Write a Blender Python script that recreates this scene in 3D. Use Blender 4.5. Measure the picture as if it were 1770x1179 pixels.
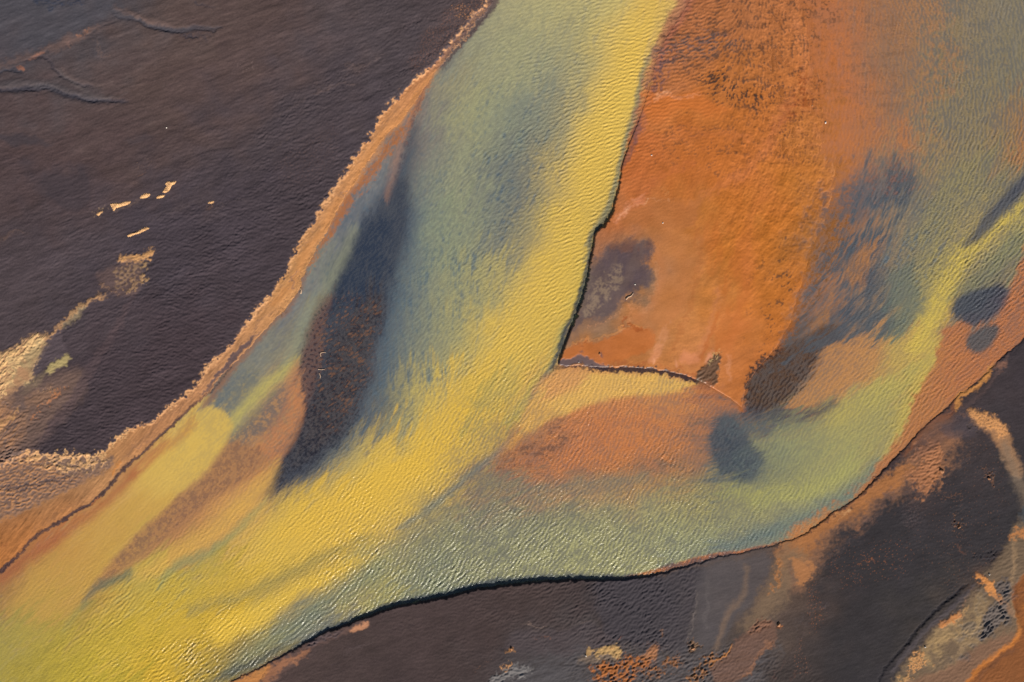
# Aerial view of a braided glacial river: black sand plains, ochre mud banks and
# bars, sediment-laden yellow water.  1 photo unit = 0.1 m on the ground.
import math, random
import numpy as np

rng = np.random.default_rng(7)
STEP = 1.28
U = 0.1                                        # metres per map unit
CX, CY = 885.0, 589.5

# ------------------------------------------------------------------ the grid
def axis(lo, hi, n_out, grow):
    core = np.arange(lo, hi, STEP)
    a, b = [], []
    s, p, q = STEP, lo, core[-1]
    for i in range(n_out):
        s *= grow
        p -= s; q += s
        a.append(p); b.append(q)
    return np.concatenate([a[::-1], core, b])
AX = axis(-90, 1862, 60, 1.12)
AY = axis(-80, 1262, 60, 1.12)
NX, NY = len(AX), len(AY)
K = 3                                          # coarse lattice for distance fields
IX = np.arange(0, NX + K, K); IY = np.arange(0, NY + K, K)
LX = np.interp(IX, np.arange(NX), AX); LY = np.interp(IY, np.arange(NY), AY)
LX[-1] = max(LX[-1], AX[-1]) ; LY[-1] = max(LY[-1], AY[-1])
LXX, LYY = np.meshgrid(LX, LY)
X = np.broadcast_to(AX[None, :], (NY, NX)); Y = np.broadcast_to(AY[:, None], (NY, NX))
GI, GJ = np.meshgrid(np.arange(NX, dtype=np.float32), np.arange(NY, dtype=np.float32))

def up(f, wx=None, wy=None):
    """coarse lattice -> full grid, optionally through a warp given in map units"""
    gx = GI / K if wx is None else (GI + wx / STEP) / K
    gy = GJ / K if wy is None else (GJ + wy / STEP) / K
    return bil(f, gx, gy)
def bil(f, gx, gy):
    gx = np.clip(gx, 0, f.shape[1] - 1.001); gy = np.clip(gy, 0, f.shape[0] - 1.001)
    i = gx.astype(np.int32); j = gy.astype(np.int32)
    u = gx - i; v = gy - j
    if f.ndim == 3:
        u = u[..., None]; v = v[..., None]
    return ((f[j, i] * (1 - u) + f[j, i + 1] * u) * (1 - v) + (f[j + 1, i] * (1 - u) + f[j + 1, i + 1] * u) * v).astype(np.float32)

# ------------------------------------------------------------------ noises by spectrum
FX = np.fft.rfftfreq(NX, STEP)[None, :]; FY = np.fft.fftfreq(NY, STEP)[:, None]
def spec(filt, seed):
    r = np.random.default_rng(seed).standard_normal((NY, NX)).astype(np.float32)
    f = np.fft.irfft2(np.fft.rfft2(r) * filt, s=(NY, NX)).astype(np.float32)
    f -= f.mean(); f /= f.std() + 1e-9
    return f
def rot(ang):
    a = math.radians(ang)
    return FX * math.cos(a) - FY * math.sin(a), FX * math.sin(a) + FY * math.cos(a)   # along crest, across
def fbm(lo, hi, beta=1.1, seed=0, ang=0, an=1.0):
    c, n = rot(ang)
    k = np.sqrt((c * an) ** 2 + n ** 2) + 1e-9
    f = k ** (-beta) * np.exp(-(k * lo) ** 2) * (1 - np.exp(-(k * hi) ** 2))
    return spec(f, seed)
def gabor(lam, ang, s1=.25, s2=.35, seed=0):
    c, n = rot(ang)
    k0 = 1 / lam
    f = (np.exp(-((n - k0) / (s1 * k0)) ** 2 / 2) + np.exp(-((n + k0) / (s1 * k0)) ** 2 / 2)) * np.exp(-(c / (s2 * k0)) ** 2 / 2)
    return spec(f, seed)

def smooth(a, b, x):
    t = np.clip((x - a) / (b - a), 0, 1)
    return t * t * (3 - 2 * t)

N = {}
N['f'] = fbm(2.5, 30, 1.0, 1)
N['m'] = fbm(8, 110, 1.3, 2)
N['c'] = fbm(50, 500, 1.5, 3)
N['wx'] = fbm(16, 120, 1.7, 4); N['wy'] = fbm(16, 120, 1.7, 5)
N['vx'] = fbm(2.5, 24, 1.3, 6); N['vy'] = fbm(2.5, 24, 1.3, 7)
N['flow'] = fbm(5, 110, 1.3, 8, 62, 3.0)          # streaks along the main channel
N['flow2'] = fbm(4, 90, 1.3, 9, 35, 3.5)          # streaks along the lower reach
N['low'] = fbm(4, 120, 1.2, 10, 22, 4.0)          # lineaments on the northern plain
N['low2'] = fbm(2.5, 60, 1.0, 11, 4, 3.0)
N['steep'] = fbm(5, 110, 1.3, 12, 80, 3.5)
N['g'] = fbm(1.2, 9, .6, 13)
N['sp'] = spec(np.exp(-((np.sqrt(FX**2 + FY**2) - 1/8.5) / (.3/8.5))**2 / 2), 14)
N['st'] = fbm(1.4, 26, .8, 16, 50, 7)                  # fine streaks along the northern bank
N['stl'] = fbm(1.4, 40, .9, 17, 18, 6)
N['sp2'] = spec(np.exp(-((np.sqrt(FX**2 + FY**2) - 1/14.) / (.35/14.))**2 / 2), 15)

# ------------------------------------------------------------------ shapes
def spline(p, closed, sub=4):
    p = np.array(p, float); n = len(p); out = []
    for i in range(n if closed else n - 1):
        if closed:
            a, b, c, d = p[(i-1) % n], p[i], p[(i+1) % n], p[(i+2) % n]
        else:
            a, b, c, d = p[max(i-1, 0)], p[i], p[i+1], p[min(i+2, n-1)]
        for k in range(sub):
            t = k / sub
            out.append(.5 * ((2*b) + (-a+c)*t + (2*a-5*b+4*c-d)*t*t + (-a+3*b-3*c+d)*t**3))
    if not closed: out.append(p[-1])
    return np.array(out)
def segdist(P, Q, r, xx, yy):
    best = np.full(xx.shape, 1e9, np.float32)
    for (a, b, ra, rb) in zip(P, Q, r[:-1], r[1:]):
        dx, dy = b[0]-a[0], b[1]-a[1]
        L2 = dx*dx + dy*dy + 1e-9
        t = np.clip(((xx-a[0])*dx + (yy-a[1])*dy) / L2, 0, 1)
        d = np.hypot(xx - a[0] - t*dx, yy - a[1] - t*dy) - (ra + (rb-ra)*t)
        np.minimum(best, d, out=best)
    return best
def sdf(pts, sm=True, lx=LXX, ly=LYY):
    """positive inside"""
    p = spline(pts, True) if sm else np.array(pts, float)
    q = np.roll(p, -1, 0)
    d = segdist(p, q, np.zeros(len(p)+1), lx, ly)
    ins = np.zeros(lx.shape, bool)
    for a, b in zip(p, q):
        if a[1] == b[1]: continue
        c = (a[1] > ly) != (b[1] > ly)
        ins ^= c & (lx < (b[0]-a[0]) * (ly-a[1]) / (b[1]-a[1]) + a[0])
    return np.where(ins, d, -d)
def stroke(pts, lx=LXX, ly=LYY):
    """points (x, y, half width); positive inside"""
    p = spline(pts, False)
    return -segdist(p[:-1], p[1:], p[:, 2], lx, ly)
def rbf(pts, sig):
    P = np.array(pts, float); nv = P.shape[1] - 2
    num = np.zeros(LXX.shape + (nv,)); den = np.zeros(LXX.shape)
    xx = np.clip(LXX, -60, 1830); yy = np.clip(LYY, -50, 1230)
    for r in P:
        d2 = (xx - r[0])**2 + (yy - r[1])**2
        w = np.exp(-d2 / (2*sig*sig)) + 1e-4 / (1 + d2 / (4*sig*sig))**2
        num += w[..., None] * r[2:]; den += w
    return num / den[..., None]

# x, y, r, g, b  (display colours of the suspended sediment and the shallows)
WATER = [
(870,10,150,152,118),(920,10,165,165,118),(1000,10,168,165,115),(1080,10,180,170,110),(1130,10,205,180,98),(1165,8,185,150,110),
(845,60,140,145,118),(1000,60,155,155,113),(1060,60,190,175,100),(1105,60,212,184,92),(1135,55,175,145,105),
(800,100,118,126,118),(840,100,152,157,118),(900,100,150,155,118),(960,100,140,145,118),(1020,100,155,153,108),(1065,100,208,182,92),(1100,100,214,185,92),
(750,150,120,112,105),(790,150,152,156,116),(740,200,98,108,115),(790,200,155,160,115),(850,200,135,145,118),(920,200,115,130,118),(970,200,128,132,110),(1020,200,198,178,95),(1060,200,216,188,92),(1090,200,185,165,92),
(700,250,150,110,80),(730,250,105,118,120),(700,300,75,92,110),(740,300,130,142,120),(800,300,142,150,118),(860,300,105,118,112),(900,300,98,110,108),(950,300,145,142,105),(990,300,205,182,90),(1035,300,218,188,88),(1065,300,150,140,88),
(655,300,128,135,132),(630,350,92,102,112),(590,420,98,106,114),(610,395,118,126,124),
(640,400,60,75,95),(700,400,80,98,115),(740,400,130,145,118),(800,400,132,144,115),(860,400,105,118,115),(900,400,118,124,105),(950,400,200,180,90),(1000,400,220,190,88),(1020,400,150,140,85),
(540,500,115,123,122),(570,460,130,140,122),(600,500,50,62,80),(660,500,60,78,98),(710,500,110,125,118),(780,500,138,146,112),(850,500,150,150,105),(890,500,192,174,95),(950,500,217,187,86),(990,500,165,155,85),
(430,600,103,113,115),(490,600,138,143,112),(465,555,104,112,116),(530,600,105,82,75),(600,600,68,60,65),(670,600,75,90,105),(720,600,115,128,115),(780,600,140,147,110),(820,600,182,168,95),(870,600,218,188,82),(910,590,190,170,90),(955,590,155,145,88),
(385,680,105,112,108),(430,650,118,125,116),(400,700,118,124,110),(440,700,165,160,95),(470,740,130,110,90),(500,700,198,132,88),(560,700,70,60,62),(640,700,75,82,95),(700,700,125,132,108),(740,700,192,178,90),(800,700,217,184,78),(850,700,180,162,88),(890,700,175,155,85),
(340,740,205,175,88),(370,740,208,178,85),(300,800,205,172,84),(380,800,192,158,85),(430,800,180,122,80),(500,800,66,68,82),(560,800,92,104,105),(600,800,190,172,90),(700,800,214,182,72),(780,800,208,178,75),(835,800,130,130,100),
(240,800,165,110,80),(200,850,175,125,82),(250,850,200,165,82),(300,860,200,165,82),(340,860,160,105,78),(420,860,205,155,88),(100,930,165,100,62),(150,900,185,140,84),(220,900,192,158,80),(300,900,150,102,75),(380,900,206,168,82),(430,880,205,165,80),(470,890,150,145,92),
(520,900,212,180,72),(600,900,217,184,68),(680,890,208,178,76),(740,900,130,130,100),(850,900,122,127,105),
(20,1010,150,105,70),(60,980,170,120,72),(90,1000,182,150,75),(150,1000,170,128,70),(165,960,190,152,78),(200,1000,190,162,68),(240,980,160,150,80),(300,1000,192,168,64),(350,960,150,145,80),(400,1000,200,170,62),(500,1000,192,164,70),(560,1000,205,176,70),(640,1000,150,150,95),(750,1000,120,132,105),
(20,1100,150,142,75),(60,1050,165,145,72),(100,1100,176,156,62),(130,1050,155,130,72),(200,1100,190,166,58),(300,1100,196,168,58),(400,1100,206,173,52),(450,1100,165,155,80),(500,1090,95,105,105),(560,1070,110,120,108),
(50,1170,160,146,60),(150,1170,176,156,54),(300,1170,202,170,52),(370,1165,140,130,70),(420,1150,85,88,85),
(900,880,125,131,102),(1000,880,132,138,105),(1100,880,138,143,105),(1200,880,150,152,100),(1300,880,160,158,95),(1400,880,165,162,95),(1460,865,108,122,110),
(700,950,132,138,105),(800,950,136,142,105),(900,950,142,148,108),(1000,950,147,152,108),(1100,950,145,150,108),(1200,945,130,140,110),(1300,925,102,116,110),(1380,905,110,125,112),
(850,820,150,112,78),(900,815,188,114,70),(1000,820,188,116,68),(1100,820,178,120,70),(1200,830,140,127,90),(1270,820,78,88,92),(1350,820,125,132,98),(1450,820,150,154,100),(1500,800,145,145,95),
(900,750,158,100,68),(1000,750,195,118,70),(1100,750,195,122,72),(1180,750,172,115,75),(1250,750,80,88,92),(1350,750,135,144,105),(1450,750,165,162,95),(1535,750,160,146,88),
(930,700,207,168,95),(1000,700,190,120,78),(1100,700,190,122,80),(1180,700,185,120,80),(1260,710,165,105,65),(1300,700,72,68,65),(1400,700,150,115,80),(1450,705,165,158,92),(1550,700,150,152,92),(1590,700,174,152,84),
(960,655,195,140,90),(1050,655,210,162,95),(1150,665,208,168,90),(1340,650,95,75,60),(1400,650,135,102,78),(1450,650,185,130,85),(1530,650,178,162,90),(1600,650,182,162,80),(1640,650,185,120,80),
(1350,600,90,65,50),(1400,600,82,78,82),(1440,590,110,95,82),(1500,605,178,130,85),(1560,605,168,158,92),(1600,600,184,170,86),(1655,600,185,125,80),(1720,590,178,118,75),
(1430,500,170,110,70),(1470,500,115,105,92),(1500,540,100,100,95),(1550,500,108,110,98),(1600,500,130,132,95),(1550,560,105,112,98),(1640,520,188,170,80),(1700,530,72,76,90),(1690,490,98,104,95),(1740,520,190,125,80),(1690,580,90,95,88),(1700,555,170,115,80),
(1420,430,130,92,66),(1480,430,160,112,78),(1550,400,125,120,98),(1620,400,130,130,95),(1680,405,98,102,98),(1660,455,180,162,82),(1710,400,208,180,85),(1755,400,150,148,92),(1720,440,125,128,95),
(1440,380,85,80,85),(1480,350,92,92,98),(1530,330,85,92,100),(1550,300,110,108,95),(1600,300,128,126,92),(1700,290,135,130,92),(1740,330,92,98,98),(1690,340,130,128,92),(1755,290,130,122,88),
(1450,250,190,114,62),(1500,270,172,114,72),(1550,230,146,116,84),(1570,260,172,122,78),(1600,200,128,122,92),(1650,200,128,118,90),(1700,200,125,120,92),(1760,240,155,115,75),(1760,100,120,118,95),
(1450,150,190,112,62),(1500,170,176,114,72),(1540,130,136,112,88),(1600,120,140,116,86),(1600,150,134,120,88),(1640,80,132,120,92),(1700,100,122,118,95),
(1450,50,182,110,66),(1500,30,160,112,76),(1550,30,150,116,84),(1600,30,142,118,88),(1650,20,138,118,88),(1700,10,125,120,98),(1760,20,120,118,98)]
# mottling strength of darker current streaks
MOTTLE = [(870,30,.2),(950,150,.45),(900,250,.7),(880,350,.9),(800,250,.35),(800,400,.4),(850,430,.7),(740,450,.7),(1050,250,0),(980,400,0),(900,560,.15),
(700,600,.7),(760,620,.45),(850,680,.3),(840,710,.4),(640,700,.7),(600,850,.15),(500,1000,.12),(200,1100,.1),(350,1000,.2),(740,900,.1),(1000,900,.05),(430,620,.5),
(520,450,.5),(620,380,.7),(600,800,.4),(1450,800,.3),(1350,780,.4),(1500,720,.25),(1650,300,.15),(1550,420,.8),(1500,340,.8),(1430,440,.6),(1420,560,.6),(1600,100,.2),(1480,500,.6),(1400,650,.4),(1450,600,.5),
(100,1000,.2),(300,800,.02),(380,850,.25),(1000,750,.1),(660,480,.4),(560,700,.2),(480,640,.15),(1690,500,.3),(300,850,.1),(1500,200,.35),(1450,80,.3)]
PLAIN_N = [(20,20,84,76,80),(100,50,78,78,86),(60,100,84,80,86),(160,40,80,78,86),(150,110,104,84,80),(250,100,100,80,74),(350,60,92,78,76),(450,40,94,76,74),(600,20,90,78,80),
(60,160,82,76,80),(200,160,86,76,78),(300,200,98,78,74),(400,150,96,76,74),(500,130,92,76,76),(600,100,86,76,80),(700,60,82,74,80),(780,30,84,72,74),
(50,230,90,70,70),(40,200,98,72,66),(150,220,94,72,70),(30,240,72,66,72),(250,250,92,72,70),(400,240,82,72,76),(500,220,80,72,78),(600,180,80,72,80),
(100,300,88,68,68),(200,300,80,68,72),(300,280,78,70,76),(420,300,76,68,76),(520,270,78,68,74),(600,250,76,66,72),
(50,380,84,70,72),(150,380,80,70,76),(300,380,76,68,78),(400,380,76,66,74),(500,360,74,64,70),(50,450,82,72,78),(150,460,78,70,78),
(60,540,84,72,76),(150,510,80,70,76),(300,480,74,66,74),(400,470,76,66,72),(300,580,74,62,68),(200,620,76,64,70),(250,680,74,62,68),(150,720,72,62,68),(80,760,68,58,64),(350,600,74,62,68)]
PLAIN_S = [(600,1120,90,74,72),(700,1080,88,72,72),(800,1050,86,70,70),(900,1040,86,70,68),(1000,1040,84,68,68),(500,1170,94,76,74),(650,1170,78,64,66),(800,1140,80,66,66),(900,1120,80,68,70),
(1000,1100,86,76,76),(1100,1050,74,68,74),(1170,1030,72,66,72),(1150,1100,74,68,74),(950,1160,88,86,90),(1020,1150,90,86,88),(1250,1000,98,90,90),(1230,1060,96,88,88),(1290,1010,108,92,84),(1280,1080,104,90,82),(1330,970,125,96,78),
(1340,1040,110,86,74),(1250,1150,92,82,80),(1150,1150,92,84,82),(1350,1160,72,62,62),(1400,1080,60,56,60),(1450,1000,62,57,62),(1500,1100,58,54,58),(1550,950,62,58,63),(1600,1000,58,55,60),(1650,900,66,60,66),(1650,800,70,62,66),
(1700,740,70,64,70),(1750,650,72,64,70),(1750,800,64,60,64),(1700,900,62,58,62),(1600,1080,58,54,58),(1690,700,80,68,72),(1640,740,96,76,72),(1730,960,60,58,64),(1740,1100,150,92,48),(1760,1150,140,84,44),(1690,1150,140,100,72),(1640,1080,100,92,84),(1560,1170,62,58,64)]
BARC = [(1250,-20,165,95,62),(1220,20,168,94,62),(1160,80,160,95,75),(1200,60,178,98,60),(1300,30,178,100,62),(1250,100,165,92,50),(1350,100,188,105,60),(1150,130,170,95,62),(1180,160,196,108,60),(1180,190,198,110,52),(1250,150,178,95,42),
(1140,240,185,95,50),(1250,220,182,95,42),(1350,200,182,98,50),(1100,300,186,92,48),(1200,290,186,94,42),(1300,280,192,102,52),(1400,250,188,108,55),
(1090,350,190,100,56),(1150,370,178,108,60),(1200,340,188,98,42),(1300,360,188,98,36),(1380,350,186,104,45),(1060,410,188,105,62),(1170,400,180,110,60),(1250,420,190,104,42),(1350,440,188,98,34),
(1070,450,100,82,84),(1100,460,98,80,80),(1050,500,112,98,92),(1090,510,108,88,84),(1030,560,122,98,86),(1000,590,135,98,78),(1150,500,184,112,62),(1200,500,188,110,55),(1280,500,190,102,40),(1360,520,184,98,42),
(1080,580,176,106,62),(1050,610,188,102,46),(1150,570,190,116,68),(1200,560,192,112,58),(1300,580,190,100,42),(1120,620,188,104,52),(1180,620,196,116,68),(1220,600,200,120,80),(1280,640,190,100,48),(1265,680,178,98,52),(1390,450,160,98,52)]
BANK = [(845,10,120,95,85),(815,50,105,84,82),(780,95,108,86,84),(740,130,196,134,86),(720,160,184,124,84),(690,200,200,140,90),(660,240,194,138,92),(630,290,200,140,88),(600,330,190,136,92),(560,390,196,140,92),(530,440,196,142,92),
(500,490,200,146,94),(470,530,190,136,88),(430,580,186,134,92),(400,620,190,138,96),(360,660,184,132,92),(310,710,178,126,86),(270,750,176,124,84),(220,790,172,120,78),(180,800,190,140,92),(150,850,168,112,68),(100,880,180,120,70),(60,900,182,120,68),(50,940,170,108,58),(10,960,180,112,56),
(120,805,196,150,104),(60,805,170,125,90),(20,800,110,92,88),(60,850,160,116,80),(20,860,150,110,82),(120,830,150,115,85),(20,920,176,116,68)]
# x, y, crest direction in degrees, wave height factor
WAVE = [(870,30,20,0.25),(950,60,20,0.5),(1080,80,12,0.8),(1100,40,10,0.6),(750,200,60,0.15),(850,200,40,0.35),(950,200,35,0.8),(1040,200,14,1.1),(1000,300,20,1.15),(900,300,45,0.8),(800,300,50,0.35),(720,350,60,0.15),(950,400,25,1.1),(1000,450,20,1.1),(850,420,35,0.7),(780,480,60,0.4),(950,520,28,1.1),(880,560,35,1.0),(970,580,30,0.9),(800,600,50,0.6),(700,550,60,0.25),(620,600,20,0.1),(560,650,20,0.1),(900,650,55,0.9),(830,700,60,0.9),(740,740,60,0.7),(680,800,60,0.7),(620,700,60,0.2),(780,800,60,0.9),(700,880,60,1.3),(600,880,60,0.98),(520,900,45,0.65),(500,1000,50,0.98),(400,1000,50,1.04),(300,1000,50,0.98),(350,1100,45,1.49),(200,1100,50,1.3),(100,1100,40,0.78),(450,1080,45,1.62),(300,1170,30,1.56),(600,1000,55,1.56),(700,980,60,1.56),(800,930,60,1.43),(900,900,55,1.49),(1000,900,58,1.43),(1100,900,60,1.49),(1200,900,66,1.3),(1300,880,70,0.98),(1400,850,70,0.6),(1480,800,70,0.4),(900,960,60,1.49),(1050,960,60,1.49),(1000,750,55,1.3),(1100,760,55,1.2),(1150,700,60,0.8),(1000,690,70,1.3),(1100,660,100,0.6),(1020,655,85,1.0),(930,710,55,1.2),(900,790,55,1.0),(1180,790,60,1.0),(1300,750,60,0.1),(1400,760,60,0.3),(1500,700,60,0.4),(1550,640,60,0.8),(1450,650,40,0.15),(1400,600,40,0.1),(1340,670,55,0.5),(1620,560,50,1.2),(1680,480,50,1.35),(1700,540,40,1.1),(1640,650,40,1.2),(1730,580,40,1.2),(1590,720,50,0.9),(1600,480,55,1.1),(1550,450,70,0.6),(1650,380,60,1.4),(1750,370,60,1.3),(1580,380,60,0.8),(1700,290,65,1.3),(1620,260,75,1.1),(1560,250,75,0.7),(1500,150,100,0.5),(1600,150,100,1.1),(1700,150,100,1.1),(1760,200,95,1.2),(1600,50,105,0.9),(1700,40,100,0.8),(1500,50,100,0.6),(1420,100,100,0.3),(1480,350,80,0.2),(430,620,50,0.1),(520,480,50,0.1),(600,400,50,0.12),(350,760,50,0.05),(250,850,50,0.1),(450,750,40,0.25),(400,850,50,0.3),(430,880,60,0.65),(380,920,60,0.78),(280,900,50,0.2),(100,950,50,0.16),(50,1050,50,0.39),(160,1000,40,0.39)]
# x, y, crest direction, ripple height factor on land
LANDRIP = [(50,50,15,0.07),(200,60,15,0.08),(200,250,10,0.07),(400,100,20,0.07),(550,60,20,0.1),(100,400,20,0.28),(250,330,25,0.3),(400,250,28,0.25),(450,330,20,0.7),(550,200,20,0.33),(550,300,10,1.0),(620,180,30,0.28),(700,80,35,0.4),(480,420,-10,1.1),(380,480,-8,1.1),(300,520,-12,1.1),(330,600,-20,1.1),(220,650,-15,1.2),(250,720,-12,1.2),(120,740,-10,1.2),(60,760,0,1.3),(200,560,30,0.5),(100,500,30,0.35),(30,620,20,0.3),(100,640,30,0.2),(200,450,30,0.4),(700,130,20,0.3),(60,830,20,1.6),(20,850,30,1.4),(150,800,0,0.6),(300,700,10,0.1),(500,500,10,0.1),(900,1040,30,0.7),(1000,1050,30,0.9),(1080,1030,30,1.3),(1150,1050,40,1.35),(1100,1100,30,1.3),(1160,1110,30,1.3),(1190,1030,40,1.2),(1240,1040,30,0.02),(800,1080,5,0.3),(700,1120,5,0.2),(600,1150,10,0.2),(900,1130,3,0.35),(850,1160,5,0.3),(1000,1150,20,0.5),(1100,1160,30,1.0),(1230,1150,30,1.0),(1300,1020,60,0.03),(1400,1000,10,0.1),(1500,1050,5,0.08),(1600,900,5,0.12),(1700,800,5,0.12),(1700,1000,20,0.4),(1560,830,40,0.3),(1700,1150,40,0.3),(1640,1060,40,0.4)]
# steep cut of the south bank / of the bar's west edge (metres)
CUT = [(300,1200,.05),(440,1160,.05),(500,1130,.12),(560,1095,.3),(650,1060,.38),(780,1030,.42),(900,1007,.42),(1000,1000,.40),(1080,998,.32),(1120,995,.18),(1170,982,.06),(1300,946,.04),(1450,870,.05),(1600,720,.05),(1770,580,.05),(900,1150,.42),(1300,1150,.1),(600,1170,.3)]
BARCUT = [(1200,0,0),(1150,60,.0),(1115,150,.0),(1100,210,.02),(1080,270,.10),(1066,330,.2),(1050,385,.28),(1030,402,.3),(1020,450,.3),(1005,520,.32),(985,580,.32),(962,634,.3),(1000,630,.22),(1046,632,.18),(1100,637,.14),(1185,650,.08),(1250,680,.0),(1200,300,.08),(1200,500,.12),(1100,500,.24),(1300,400,.02),(1350,200,0),(1300,600,0)]
BARRIP = [(1160,30,1.6),(1120,110,1.7),(1100,200,1.5),(1080,260,1.0),(1180,170,.1),(1250,60,.7),(1300,120,.7),(1250,220,.6),(1300,300,.3),(1150,260,.4),(1150,350,.1),(1300,500,.05),(1100,500,0),(1380,180,.6),(1400,60,.6),(1300,650,.1),(1060,350,.3)]

FLOW = [(900,100,62),(1100,100,68),(950,400,62),(800,300,66),(850,650,50),(650,850,38),(400,1000,36),(100,1100,38),(600,400,62),(450,650,45),(740,620,108),(700,520,98),(820,660,80),(250,880,45),(60,1000,45),(640,600,76),(700,350,78),(560,760,62),(1000,920,14),(1200,920,12),(1400,860,28),(1500,740,50),(1600,560,56),(1700,430,48),
(1600,200,78),(1500,400,68),(1450,500,55),(1400,600,30),(1380,680,22),(1100,670,4),(1000,740,18),(800,900,28),(1500,100,85),(1700,60,85),(1720,300,60),(450,800,58),(350,900,46)]
RIDGE = [(50,50,.2),(200,100,.25),(350,150,.3),(300,250,.3),(450,230,1.0),(550,160,1.0),(640,110,.9),(740,40,.7),(350,340,1.0),(250,400,1.0),(100,430,.9),(400,420,.7),(550,250,.5),(150,330,.4),(50,300,.4),(500,80,.3),(650,30,.4),(200,460,.9),(60,520,.8),(300,600,.15),(400,500,.3),(500,350,.3),(250,700,.1),(150,600,.5),(100,780,.1)]
# dark sand in shallow ripple troughs; in deeper channels trough shade painted into colour
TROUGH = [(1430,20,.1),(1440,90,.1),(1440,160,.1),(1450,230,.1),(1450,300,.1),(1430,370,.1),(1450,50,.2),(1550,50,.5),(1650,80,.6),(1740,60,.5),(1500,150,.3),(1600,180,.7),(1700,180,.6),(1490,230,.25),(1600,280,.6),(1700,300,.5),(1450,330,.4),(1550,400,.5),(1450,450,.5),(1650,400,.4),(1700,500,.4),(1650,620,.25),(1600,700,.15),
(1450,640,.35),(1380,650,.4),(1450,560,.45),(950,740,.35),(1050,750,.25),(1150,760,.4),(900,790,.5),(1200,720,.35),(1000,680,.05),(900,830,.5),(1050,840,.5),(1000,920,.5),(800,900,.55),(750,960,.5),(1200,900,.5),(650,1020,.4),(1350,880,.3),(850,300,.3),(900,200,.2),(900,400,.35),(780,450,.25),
(1050,250,0),(980,450,0),(850,640,.1),(700,850,0),(500,950,.05),(300,1050,.05),(420,850,.15),(200,900,.05),(600,600,.2),(700,600,.35),(450,650,.2),(1350,780,.3),(1480,760,.15),(1580,560,.1),(500,700,.2),(650,1000,.25)]
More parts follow.
